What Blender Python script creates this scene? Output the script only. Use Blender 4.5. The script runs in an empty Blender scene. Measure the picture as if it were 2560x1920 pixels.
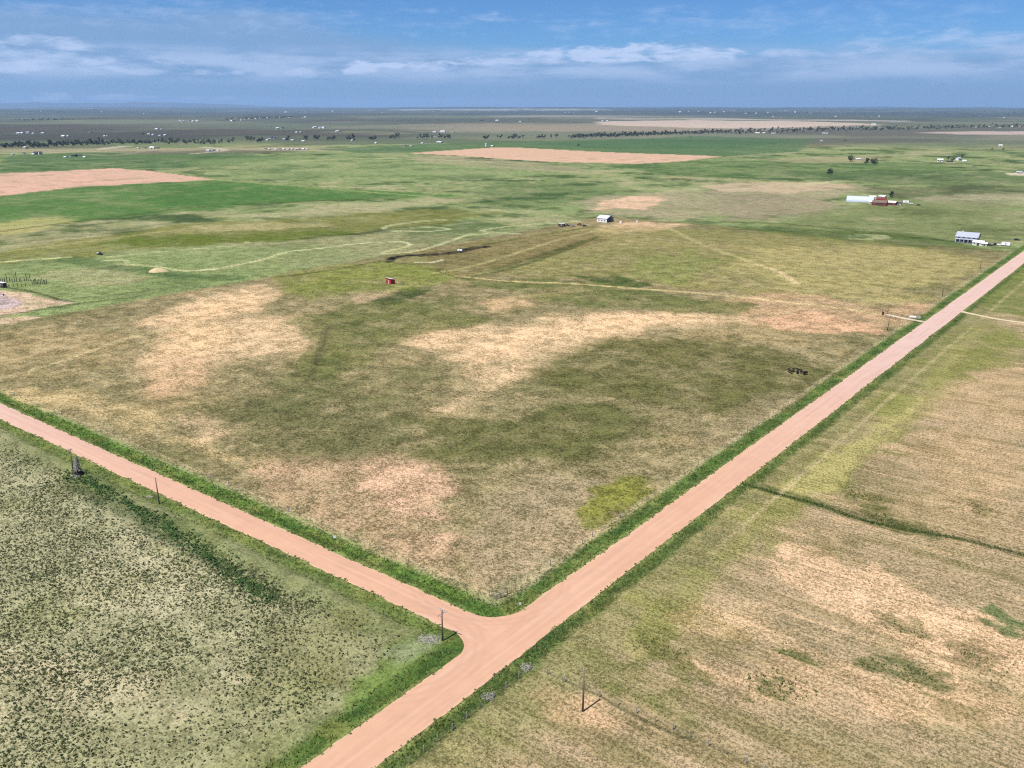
import bpy, bmesh, math, random
import numpy as np
from mathutils import Vector, Matrix

random.seed(11)
RNG = np.random.default_rng(11)
SC = bpy.context.scene
ORD = ('leftmost', 'second', 'third', 'fourth', 'fifth', 'sixth', 'seventh', 'eighth', 'ninth', 'tenth', 'eleventh', 'twelfth', 'thirteenth', 'fourteenth', 'fifteenth')
COL = SC.collection
R = math.radians

# ------------------------------------------------------------------ camera
# World: road to the north runs along +Y at x = 0, the other road along -X at
# y = 0, their junction is the origin, metres.  The drone hovers at CAM.
CAM = np.array([96.1, -121.6, 105.0])
PITCH = 17.678
YAW = 37.9                       # left of north
F_PX, CX, CY = 2190.0, 1280.0, 960.0   # focal length for a 2560 px wide frame
cam = bpy.data.cameras.new('drone_camera')
camo = bpy.data.objects.new('drone_camera', cam)
COL.objects.link(camo)
cam.sensor_width = 36.0
cam.lens = 36.0 * F_PX / 2560.0
cam.clip_start = 1.0
cam.clip_end = 120000.0
camo.location = CAM
camo.rotation_euler = (R(90 - PITCH), 0.0, R(YAW))
SC.camera = camo

# ------------------------------------------------------------------ sky and sun
SUN_EL, SUN_AZ = 62.0, 188.0     # a June noon: sun high in the south
sun = bpy.data.lights.new('sun', 'SUN')
sun.energy = 4.6
sun.angle = R(0.53)
sun.color = (1.0, 0.95, 0.865)
suno = bpy.data.objects.new('sun', sun)
COL.objects.link(suno)
_a, _e = R(SUN_AZ), R(SUN_EL)
SUN_DIR = Vector((math.sin(_a) * math.cos(_e), math.cos(_a) * math.cos(_e), math.sin(_e)))
suno.rotation_euler = SUN_DIR.to_track_quat('Z', 'Y').to_euler()
suno.location = (0, 0, 500)

SC.view_settings.view_transform = 'Standard'
SC.view_settings.look = 'None'
SC.view_settings.gamma = 1.0
SC.view_settings.use_curve_mapping = False
SC.view_settings.exposure = 0.8
SC.cycles.use_denoising = False
SC.cycles.filter_width = 1.15
SC.cycles.max_bounces = 4
SC.cycles.volume_bounces = 0

world = bpy.data.worlds.new('World')
SC.world = world
world.use_nodes = True


class NT:
    """small node-tree writer"""
    def __init__(self, tree):
        self.t = tree
        tree.nodes.clear()

    def n(self, kind, **kw):
        nd = self.t.nodes.new(kind)
        for k, v in kw.items():
            setattr(nd, k, v)
        return nd

    def put(self, sock, v):
        if isinstance(v, bpy.types.NodeSocket):
            self.t.links.new(v, sock)
        elif isinstance(v, (tuple, list)) and len(v) == 3 and len(getattr(sock, 'default_value', v)) == 4:
            sock.default_value = (*v, 1.0)
        else:
            sock.default_value = v

    def math(self, op, a, b=0.0, c=0.0, clamp=False):
        nd = self.n('ShaderNodeMath', operation=op, use_clamp=clamp)
        for i, v in enumerate((a, b, c)):
            self.put(nd.inputs[i], v)
        return nd.outputs[0]

    def vmath(self, op, a, b=(0, 0, 0)):
        nd = self.n('ShaderNodeVectorMath', operation=op)
        self.put(nd.inputs[0], a)
        self.put(nd.inputs[1], b)
        return nd.outputs[0]

    def mix(self, fac, a, b, blend='MIX'):
        nd = self.n('ShaderNodeMix', data_type='RGBA', blend_type=blend)
        self.put(nd.inputs[0], fac)
        self.put(nd.inputs[6], a)
        self.put(nd.inputs[7], b)
        return nd.outputs[2]

    def noise(self, vec, scale, detail=4.0, rough=0.55, lac=2.0, dist=0.0):
        nd = self.n('ShaderNodeTexNoise')
        self.put(nd.inputs['Vector'], vec)
        nd.inputs['Scale'].default_value = scale
        nd.inputs['Detail'].default_value = detail
        nd.inputs['Roughness'].default_value = rough
        nd.inputs['Lacunarity'].default_value = lac
        nd.inputs['Distortion'].default_value = dist
        return nd.outputs[0]

    def ss(self, v, a, b):
        nd = self.n('ShaderNodeMapRange', interpolation_type='SMOOTHSTEP')
        self.put(nd.inputs[0], v)
        nd.inputs[1].default_value = a
        nd.inputs[2].default_value = b
        return nd.outputs[0]


def lin(r, g, b):
    f = lambda c: (c / 255 / 12.92) if c <= 10 else ((c / 255 + 0.055) / 1.055) ** 2.4
    return (f(r), f(g), f(b))


def build_sky():
    T = NT(world.node_tree)
    out = T.n('ShaderNodeOutputWorld')
    bg = T.n('ShaderNodeBackground')
    bg.inputs[1].default_value = 0.06
    T.t.links.new(bg.outputs[0], out.inputs[0])
    sky = T.n('ShaderNodeTexSky', sky_type='NISHITA')
    sky.sun_disc = False
    sky.sun_elevation = R(SUN_EL)
    sky.sun_rotation = R(SUN_AZ)
    sky.altitude = 1800.0
    sky.air_density = 1.0
    sky.dust_density = 0.2
    sky.ozone_density = 3.0
    clear = T.mix(1.0, sky.outputs[0], SKY_TINT, 'MULTIPLY')
    # direction -> azimuth (degrees, east of north) and elevation (degrees)
    gen = T.n('ShaderNodeTexCoord').outputs['Generated']
    d = T.vmath('NORMALIZE', gen)
    sep = T.n('ShaderNodeSeparateXYZ')
    T.put(sep.inputs[0], d)
    az = T.math('MULTIPLY', T.math('ARCTAN2', sep.outputs[0], sep.outputs[1]), 57.29578)
    el = T.math('MULTIPLY', T.math('ARCSINE', sep.outputs[2]), 57.29578)
    comb = T.n('ShaderNodeCombineXYZ')
    T.put(comb.inputs[0], T.math('MULTIPLY', az, 0.16))
    T.put(comb.inputs[1], T.math('MULTIPLY', el, 0.9))
    p = comb.outputs[0]
    comb2 = T.n('ShaderNodeCombineXYZ')
    T.put(comb2.inputs[0], T.math('MULTIPLY', az, 0.5))
    T.put(comb2.inputs[1], T.math('MULTIPLY', el, 1.9))
    p2 = comb2.outputs[0]
    nbig = T.noise(p, 1.0, 6.0, 0.58)
    nfine = T.noise(p2, 1.0, 8.0, 0.62, dist=0.3)
    # thin veil that thickens towards the horizon
    west = T.math('MULTIPLY', T.ss(az, -38.0, -56.0), 2.0)
    veil_edge = T.math('ADD', T.math('SUBTRACT', T.math('ADD', 3.1, west), el), T.math('MULTIPLY', T.math('SUBTRACT', nbig, 0.5), 2.4))
    veil = T.math('MULTIPLY', T.ss(veil_edge, -0.7, 0.8), 0.9)
    c = T.mix(veil, clear, VEIL)

    def bank(a0, e0, wa, we, thr, soft, amt, base):
        """a bank of cumulus with a flat base, at azimuth a0 / elevation e0 (degrees)"""
        da = T.math('DIVIDE', T.math('SUBTRACT', az, a0), wa)
        de = T.math('DIVIDE', T.math('SUBTRACT', el, e0), we)
        r2 = T.math('ADD', T.math('MULTIPLY', da, da), T.math('MULTIPLY', de, de))
        body = T.math('SUBTRACT', 1.0, r2)
        v = T.math('ADD', T.math('MULTIPLY', body, 0.5), T.math('MULTIPLY', T.math('SUBTRACT', nfine, 0.5), 2.5))
        m = T.ss(v, thr, thr + soft * 1.6)
        flat = T.ss(de, -base - 0.35, -base + 0.25)
        return T.math('MULTIPLY', T.math('MULTIPLY', m, flat), amt)

    sheet = T.math('MULTIPLY', T.math('MULTIPLY', T.ss(el, 0.9, 2.0), T.ss(el, 3.6, 2.7)), T.ss(nbig, 0.36, 0.62))
    c = T.mix(T.math('MULTIPLY', sheet, 0.6), c, CLOUD)

    def aim(px, py):
        X, Y, p_ = (px - CX) / F_PX, (CY - py) / F_PX, R(PITCH)
        f = math.cos(p_) + Y * math.sin(p_)
        u = -math.sin(p_) + Y * math.cos(p_)
        return math.degrees(math.atan2(X, f)) - YAW, math.degrees(math.atan2(u, math.hypot(X, f)))

    banks = [aim(px, py) + (w * 0.026, h * 0.034, t - 0.05, so, min(1.0, am * 1.15), ba) for px, py, w, h, t, so, am, ba in (
        # sight line, half width, half height (in print pixels), threshold, softness, amount, base
        (905, 171, 55, 13, -0.02, 0.36, 0.95, 0.7), (985, 165, 40, 8, 0.0, 0.36, 0.85, 0.7), (1072, 166, 62, 11, -0.02, 0.36, 0.95, 0.7),
        (1240, 153, 95, 9, 0.04, 0.4, 0.75, 0.8), (1400, 140, 130, 15, 0.02, 0.4, 0.85, 0.8), (1560, 134, 170, 19, 0.0, 0.4, 0.9, 0.8),
        (1690, 138, 150, 13, 0.0, 0.4, 0.85, 0.8), (1800, 134, 90, 9, 0.02, 0.4, 0.8, 0.8), (1960, 132, 90, 9, 0.1, 0.45, 0.55, 0.8),
        (2085, 134, 50, 7, 0.1, 0.45, 0.55, 0.8), (2330, 124, 170, 7, 0.16, 0.5, 0.45, 0.8),
        (90, 130, 110, 30, 0.06, 0.5, 0.62, 0.9), (30, 168, 50, 12, 0.06, 0.4, 0.6, 0.8), (180, 118, 90, 12, 0.1, 0.5, 0.55, 0.8),
        (255, 162, 60, 12, 0.04, 0.4, 0.6, 0.75), (310, 178, 90, 9, 0.06, 0.45, 0.55, 0.75), (430, 150, 80, 16, 0.14, 0.5, 0.5, 0.8),
        (530, 182, 50, 7, 0.08, 0.4, 0.5, 0.7), (595, 182, 16, 6, 0.02, 0.4, 0.55, 0.7), (665, 183, 30, 5, 0.08, 0.4, 0.45, 0.7), (765, 184, 55, 10, 0.06, 0.4, 0.52, 0.7),
        (130, 242, 50, 9, 0.02, 0.4, 0.5, 0.7), (300, 243, 120, 6, 0.06, 0.4, 0.45, 0.7), (465, 244, 40, 5, 0.08, 0.4, 0.4, 0.7), (565, 245, 30, 5, 0.1, 0.4, 0.35, 0.7),
        (1900, 50, 800, 34, 0.16, 0.8, 0.4, 0.9), (500, 40, 900, 36, 0.16, 0.8, 0.4, 0.9), (2400, 95, 300, 16, 0.1, 0.6, 0.5, 0.9))]
    for b in banks:
        c = T.mix(bank(*b), c, CLOUD)
    # broken cloud in the rest of the sky
    hi = T.math('MULTIPLY', T.ss(el, 6.0, 11.0), T.ss(T.noise(d, 3.2, 7.0, 0.6), 0.54, 0.68))
    c = T.mix(T.math('MULTIPLY', hi, 0.6), c, CLOUD)
    T.put(bg.inputs[0], c)


SKY_TINT = (0.38, 0.64, 0.98)
VEIL = (2.2, 3.8, 6.45)
CLOUD = (5.2, 6.5, 9.2)
build_sky()

# ------------------------------------------------------------------ noise and terrain
_perm = np.random.default_rng(5).permutation(512).astype(np.int64)
_perm = np.concatenate([_perm, _perm, _perm])
_ga = np.random.default_rng(6).uniform(0, 2 * np.pi, 512)
_gx, _gy = np.cos(_ga), np.sin(_ga)


def perlin(x, y, seed=0):
    xi, yi = np.floor(x).astype(np.int64), np.floor(y).astype(np.int64)
    fx, fy = x - xi, y - yi
    u, v = fx * fx * fx * (fx * (fx * 6 - 15) + 10), fy * fy * fy * (fy * (fy * 6 - 15) + 10)

    def g(ix, iy, dx, dy):
        h = _perm[(_perm[(ix + seed * 37) & 511] + iy + seed * 101) & 511]
        return _gx[h] * dx + _gy[h] * dy
    a = g(xi, yi, fx, fy)
    b = g(xi + 1, yi, fx - 1, fy)
    c = g(xi, yi + 1, fx, fy - 1)
    d = g(xi + 1, yi + 1, fx - 1, fy - 1)
    return (a + u * (b - a)) * (1 - v) + (c + u * (d - c)) * v


def fbm(x, y, wl, octs=3, seed=0, gain=0.5):
    s, a, tot = np.zeros_like(x), 1.0, 0.0
    for k in range(octs):
        f = 2.0 ** k / wl
        s += a * perlin(x * f, y * f, seed + k)
        tot += a * 0.5
        a *= gain
    return s / tot            # about -1 .. 1, mostly within +-0.7


def sstep(v, a, b):
    t = np.clip((v - a) / (b - a), 0, 1)
    return t * t * (3 - 2 * t)


def height(x, y):
    x, y = np.asarray(x, float), np.asarray(y, float)
    dist = np.hypot(x - CAM[0], y - CAM[1])
    h = sstep(dist, 750, 2400) * 4.0 * fbm(x, y, 620, 2, 3)
    h = h + sstep(dist, 2200, 6500) * 13.0 * fbm(x, y, 1900, 3, 9)
    h = h + sstep(dist, 7000, 20000) * 58.0 * (fbm(x, y, 6200, 3, 17) + 0.15)
    # swales and knolls inside the near fields, a few decimetres
    h = h + 0.25 * sstep(dist, 120, 260) * fbm(x, y, 46, 2, 31) * sstep(np.abs(x), 12, 40) * sstep(np.abs(y), 12, 40)
    # shallow ditches beside the two roads
    near = 1 - sstep(dist, 420, 620)
    ax, ay = np.abs(x), np.abs(y)
    d2 = np.exp(-((ax - 8.0) / 1.5) ** 2) * sstep(ay, 9, 16)
    d2 = np.where((y < 9) & (x < 0), d2, np.exp(-((ax - 8.0) / 1.5) ** 2) * np.where(x > 0, 1.0, sstep(ay, 9, 16)))
    d1 = np.exp(-((ay - 7.2) / 1.5) ** 2) * sstep(-x, 9, 16)
    h = h - near * 0.5 * np.maximum(d2, d1)
    return h


def ray_dirs(px, py):
    p, a = R(PITCH), R(YAW)
    fw = np.array([-math.sin(a), math.cos(a), 0.0])
    rt = np.array([math.cos(a), math.sin(a), 0.0])
    up = np.array([0, 0, 1.0])
    X = (np.asarray(px, float) - CX) / F_PX
    Y = (CY - np.asarray(py, float)) / F_PX
    return (rt[None] * X[:, None] + (fw * math.cos(p) - up * math.sin(p))[None]
            + (up * math.cos(p) + fw * math.sin(p))[None] * Y[:, None])


def hit(pts):
    """survey: where the sight lines of the photograph meet the terrain"""
    pts = np.asarray(pts, float).reshape(-1, 2)
    d = ray_dirs(pts[:, 0], pts[:, 1])
    d = d / np.linalg.norm(d[:, :2], axis=1)[:, None]
    ts = np.geomspace(60, 34000, 700)
    P = CAM[None, None] + d[:, None] * ts[None, :, None]
    below = P[..., 2] < height(P[..., 0], P[..., 1])
    k = np.where(below.any(1), below.argmax(1), len(ts) - 1)
    lo, hi = ts[np.maximum(k - 1, 0)], ts[k]
    for _ in range(24):
        m = (lo + hi) / 2
        Q = CAM[None] + d * m[:, None]
        b = Q[:, 2] < height(Q[:, 0], Q[:, 1])
        hi = np.where(b, m, hi)
        lo = np.where(b, lo, m)
    Q = CAM[None] + d * hi[:, None]
    Q[:, 2] = height(Q[:, 0], Q[:, 1])
    return Q


def at(x, y):
    q = hit([(x, y)])[0]
    return Vector(q)


def gz(x, y):
    return float(height(np.array([x]), np.array([y]))[0])


# ------------------------------------------------------------------ materials
LIGHT_K = np.array([1.95, 1.95, 2.05])    # what a sunlit white sheet reads here


def alb(r, g, b):
    """base colour of a surface that reads (r, g, b) in the sun"""
    return tuple(float(v) for v in np.clip(np.array(lin(r, g, b)) / LIGHT_K, 0.002, 0.85))


def material(name, color, rough=0.8, var=0.18, scale=1.5, bump=0.15, metallic=0.0, attr=None):
    m = bpy.data.materials.new(name)
    m.use_nodes = True
    T = NT(m.node_tree)
    out = T.n('ShaderNodeOutputMaterial')
    b = T.n('ShaderNodeBsdfPrincipled')
    T.t.links.new(b.outputs[0], out.inputs[0])
    pos = T.n('ShaderNodeTexCoord').outputs['Object']
    nz = T.noise(pos, scale, 5.0, 0.6)
    base = color
    if attr:
        base = T.n('ShaderNodeAttribute', attribute_name=attr).outputs['Color']
    f = T.math('ADD', 1.0 - var, T.math('MULTIPLY', nz, 2 * var))
    cm = T.n('ShaderNodeCombineXYZ')
    for i in range(3):
        T.put(cm.inputs[i], f)
    col = T.mix(1.0, base, cm.outputs[0], 'MULTIPLY')
    T.put(b.inputs['Base Color'], col)
    b.inputs['Roughness'].default_value = rough
    b.inputs['Metallic'].default_value = metallic
    b.inputs['Specular IOR Level'].default_value = 0.25
    if bump:
        bm_ = T.n('ShaderNodeBump')
        bm_.inputs['Strength'].default_value = bump
        bm_.inputs['Distance'].default_value = 0.05
        T.put(bm_.inputs['Height'], nz)
        T.t.links.new(bm_.outputs[0], b.inputs['Normal'])
    return m


M = {
    'wood_pole': material('weathered_pole_wood', (0.15, 0.10, 0.075), 0.85, 0.3, 6),
    'grey_wood': material('grey_wood', (0.26, 0.24, 0.22), 0.85, 0.3, 5),
    'dark_wood': material('dark_post_wood', (0.055, 0.047, 0.038), 0.85, 0.3, 5),
    'insulator': material('grey_insulator', (0.32, 0.33, 0.35), 0.3, 0.05, 5, 0),
    'wire': material('fence_wire', (0.30, 0.29, 0.28), 0.5, 0.1, 5, 0, 0.6),
    'steel_post': material('fence_post_steel', (0.13, 0.14, 0.12), 0.6, 0.2, 5, 0),
    'white': material('white_paint', (0.60, 0.60, 0.61), 0.5, 0.05, 2),
    'offwhite': material('offwhite_siding', (0.46, 0.44, 0.42), 0.6, 0.08, 2),
    'tan': material('tan_siding', (0.42, 0.35, 0.27), 0.7, 0.1, 2),
    'grey_wall': material('grey_siding', (0.28, 0.29, 0.31), 0.7, 0.1, 2),
    'red': material('red_barn_paint', (0.15, 0.022, 0.022), 0.6, 0.2, 2),
    'bright_red': material('bright_red_paint', (0.36, 0.022, 0.022), 0.6, 0.15, 2),
    'pale_roof': material('pale_metal_roof', (0.46, 0.48, 0.54), 0.5, 0.08, 1.2),
    'blue_roof': material('pale_blue_fabric', (0.36, 0.41, 0.54), 0.6, 0.05, 0.8),
    'grey_roof': material('grey_metal_roof', (0.29, 0.31, 0.37), 0.6, 0.12, 1.2),
    'dark_roof': material('dark_shingle_roof', (0.055, 0.055, 0.065), 0.8, 0.2, 2),
    'brown_roof': material('brown_roof', (0.13, 0.09, 0.07), 0.8, 0.2, 2),
    'glass': material('dark_window_glass', (0.03, 0.035, 0.045), 0.15, 0.05, 1, 0),
    'dark': material('dark_interior', (0.012, 0.012, 0.014), 0.9, 0.2, 2, 0),
    'black_hide': material('black_hide', (0.012, 0.010, 0.012), 0.7, 0.3, 4),
    'rubber': material('tyre_rubber', (0.02, 0.02, 0.02), 0.8, 0.1, 4),
    'car_white': material('white_car_paint', (0.75, 0.75, 0.76), 0.3, 0.02, 2, 0),
    'car_dark': material('dark_car_paint', (0.025, 0.028, 0.035), 0.3, 0.05, 2, 0),
    'car_grey': material('grey_car_paint', (0.25, 0.26, 0.28), 0.3, 0.05, 2, 0),
    'rust': material('rusty_brown_steel', (0.13, 0.055, 0.03), 0.8, 0.3, 4),
    'straw': material('pale_straw', alb(226, 205, 165), 0.9, 0.18, 0.7, 0.5),
    'bark': material('tree_bark', (0.09, 0.07, 0.055), 0.9, 0.3, 3),
    'leaf': material('cottonwood_leaves', (0.048, 0.068, 0.032), 0.75, 0.35, 0.35, 0),
    'leaf_far': material('dark_far_leaves', (0.056, 0.070, 0.052), 0.8, 0.35, 0.25, 0),
    'spruce': material('sunlit_blue_spruce_needles', (0.22, 0.22, 0.195), 0.8, 0.35, 1.2, 0),  # blue spruce, its sunlit paleness put into the crown colour
    'spruce_low': material('shaded_spruce_needles', (0.035, 0.036, 0.032), 0.8, 0.35, 1.2, 0),  # same needles darkened, shade of the low boughs put into the colour
    'brush': material('bleached_brush', (0.36, 0.335, 0.31), 0.9, 0.2, 3),
}

# ------------------------------------------------------------------ mesh helpers


class MB:
    def __init__(self):
        self.v, self.f = [], []

    def add(self, vs, fs):
        o = len(self.v)
        self.v += [tuple(v) for v in vs]
        self.f += [tuple(i + o for i in f) for f in fs]
        return self

    def box(self, x0, x1, y0, y1, z0, z1):
        vs = [(x, y, z) for z in (z0, z1) for y in (y0, y1) for x in (x0, x1)]
        return self.add(vs, [(0, 2, 3, 1), (4, 5, 7, 6), (0, 1, 5, 4), (2, 6, 7, 3), (0, 4, 6, 2), (1, 3, 7, 5)])

    def tube(self, pts, radii, n=8, cap=True):
        pts = [Vector(p) for p in pts]
        vs, fs = [], []
        for i, p in enumerate(pts):
            t = (pts[min(i + 1, len(pts) - 1)] - pts[max(i - 1, 0)]).normalized()
            a = t.cross(Vector((0, 0, 1))) if abs(t.z) < 0.95 else t.cross(Vector((1, 0, 0)))
            a.normalize()
            b = t.cross(a)
            r = radii[i] if isinstance(radii, (list, tuple)) else radii
            for k in range(n):
                w = 2 * math.pi * k / n
                vs.append(p + (a * math.cos(w) + b * math.sin(w)) * r)
        for i in range(len(pts) - 1):
            for k in range(n):
                fs.append((i * n + k, i * n + (k + 1) % n, (i + 1) * n + (k + 1) % n, (i + 1) * n + k))
        if cap:
            fs.append(tuple(range(n - 1, -1, -1)))
            fs.append(tuple(range((len(pts) - 1) * n, len(pts) * n)))
        return self.add(vs, fs)

    def prism(self, poly, axis, a, b):
        """poly: 2-D outline in the two other axes, extruded from a to b along axis"""
        n = len(poly)
        mk = {'x': lambda p, t: (t, p[0], p[1]), 'y': lambda p, t: (p[0], t, p[1]), 'z': lambda p, t: (p[0], p[1], t)}[axis]
        vs = [mk(p, a) for p in poly] + [mk(p, b) for p in poly]
        fs = [tuple(range(n - 1, -1, -1)), tuple(range(n, 2 * n))]
        fs += [(i, (i + 1) % n, n + (i + 1) % n, n + i) for i in range(n)]
        return self.add(vs, fs)

    def mesh(self, name, mat, smooth=False):
        me = bpy.data.meshes.new(name)
        me.from_pydata(self.v, [], self.f)
        bm = bmesh.new()
        bm.from_mesh(me)
        bmesh.ops.recalc_face_normals(bm, faces=bm.faces)
        bm.to_mesh(me)
        bm.free()
        if smooth:
            me.polygons.foreach_set('use_smooth', [True] * len(me.polygons))
        me.materials.append(M[mat] if isinstance(mat, str) else mat)
        return me

    def obj(self, name, mat, parent=None, smooth=False):
        return link(name, self.mesh(name, mat, smooth), parent)


def link(name, me, parent=None):
    o = bpy.data.objects.new(name, me)
    COL.objects.link(o)
    if parent:
        o.parent = parent
    return o


def tag(o, label=None, cat=None, group=None, kind=None):
    for k, v in (('label', label), ('category', cat), ('group', group), ('kind', kind)):
        if v:
            o[k] = v
    return o


def thing(name, loc, rz=0.0, label=None, cat=None, group=None, scale=None):
    o = bpy.data.objects.new(name, None)
    o.empty_display_size = 0.5
    COL.objects.link(o)
    o.location = loc
    o.rotation_euler = (0, 0, rz)
    if scale:
        o.scale = scale
    return tag(o, label, cat, group)


CHILD = {}


def kids(o):
    return [c for c in COL.objects if c.parent == o]


def copy_tree(o, loc, rz=0.0, label=None, group=None, scale=None, parts=None):
    c = o.copy()
    COL.objects.link(c)
    c.location = loc
    c.rotation_euler = (0, 0, rz)
    if scale:
        c.scale = scale
    if label:
        c['label'] = label
    if group:
        c['group'] = group
    for ch, sub in (parts if parts is not None else [(k, kids(k)) for k in kids(o)]):
        d = ch.copy()
        COL.objects.link(d)
        d.parent = c
        for s in sub:
            e = s.copy()
            COL.objects.link(e)
            e.parent = d
    return c


def np_mesh(name, V, F, mat, colors=None, attrs=None, smooth=False):
    """mesh from numpy arrays; F is (n,3) or (n,4)"""
    me = bpy.data.meshes.new(name)
    n, k = F.shape
    me.vertices.add(len(V))
    me.vertices.foreach_set('co', np.ascontiguousarray(V, dtype=np.float32).ravel())
    me.loops.add(n * k)
    me.loops.foreach_set('vertex_index', np.ascontiguousarray(F, dtype=np.int32).ravel())
    me.polygons.add(n)
    me.polygons.foreach_set('loop_start', np.arange(0, n * k, k, dtype=np.int32))
    me.polygons.foreach_set('loop_total', np.full(n, k, dtype=np.int32))
    if smooth:
        me.polygons.foreach_set('use_smooth', np.ones(n, dtype=bool))
    if colors is not None:
        a = me.attributes.new('col', 'FLOAT_COLOR', 'POINT')
        c4 = np.ones((len(V), 4), np.float32)
        c4[:, :3] = colors
        a.data.foreach_set('color', c4.ravel())
    for nm, arr in (attrs or {}).items():
        a = me.attributes.new(nm, 'FLOAT', 'POINT')
        a.data.foreach_set('value', np.ascontiguousarray(arr, dtype=np.float32))
    me.update(calc_edges=True)
    me.materials.append(mat)
    return me


# ------------------------------------------------------------------ ground
def ground_grid():
    yr = np.concatenate([np.arange(2010, 760, -3.1), np.arange(760, 420, -2.2), np.arange(420, 300, -1.35),
                         np.arange(300, 276, -0.8), np.arange(276, 268.4, -0.45)])
    dep = np.tan(R(PITCH) + np.arctan((yr - CY) / F_PX))
    r = CAM[2] / dep
    r = np.concatenate([[4, 20, 40, 55, 70, 82], r[r > 88], [36000.0]])
    half = 40.0
    th = np.concatenate([np.linspace(-half, half, 860), np.linspace(half, 360 - half, 70)[1:-1]])
    return r, np.radians(th)


def dist_poly(x, y, poly):
    """signed distance to a polygon (negative inside)"""
    n = len(poly)
    d2 = np.full(x.shape, 1e18)
    inside = np.zeros(x.shape, bool)
    for i in range(n):
        ax, ay = poly[i]
        bx, by = poly[(i + 1) % n]
        ex, ey = bx - ax, by - ay
        wx, wy = x - ax, y - ay
        t = np.clip((wx * ex + wy * ey) / max(ex * ex + ey * ey, 1e-9), 0, 1)
        dx, dy = wx - ex * t, wy - ey * t
        d2 = np.minimum(d2, dx * dx + dy * dy)
        c = (ay <= y) != (by <= y)
        with np.errstate(divide='ignore', invalid='ignore'):
            xs = ax + (y - ay) / (by - ay if by != ay else 1e-9) * ex
        inside ^= c & (x < xs)
    d = np.sqrt(d2)
    return np.where(inside, -d, d)


def dist_line(x, y, pts):
    d2 = np.full(x.shape, 1e18)
    for (ax, ay), (bx, by) in zip(pts[:-1], pts[1:]):
        ex, ey = bx - ax, by - ay
        wx, wy = x - ax, y - ay
        t = np.clip((wx * ex + wy * ey) / max(ex * ex + ey * ey, 1e-9), 0, 1)
        d2 = np.minimum(d2, (wx - ex * t) ** 2 + (wy - ey * t) ** 2)
    return np.sqrt(d2)


def smooth_line(pts, n=4):
    pts = np.asarray(pts, float)
    if len(pts) < 3:
        return pts
    P = np.vstack([2 * pts[0] - pts[1], pts, 2 * pts[-1] - pts[-2]])
    out = []
    for i in range(1, len(P) - 2):
        for k in range(n):
            t = k / n
            out.append(0.5 * ((2 * P[i]) + (-P[i - 1] + P[i + 1]) * t + (2 * P[i - 1] - 5 * P[i] + 4 * P[i + 1] - P[i + 2]) * t * t
                              + (-P[i - 1] + 3 * P[i] - 3 * P[i + 1] + P[i + 2]) * t ** 3))
    out.append(P[-2])
    return np.array(out)


def ell(cx, cy, rx, ry, rot=0.0, n=16):
    a = np.linspace(0, 2 * np.pi, n, endpoint=False)
    c, s = math.cos(R(rot)), math.sin(R(rot))
    x, y = rx * np.cos(a), ry * np.sin(a)
    return [(cx + u * c - v * s, cy + u * s + v * c) for u, v in zip(x, y)]


S = 1.1573   # survey points below were read off a 2212 px wide print


def dp(*pts):
    return [(a * S, b * S) for a, b in pts]


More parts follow.
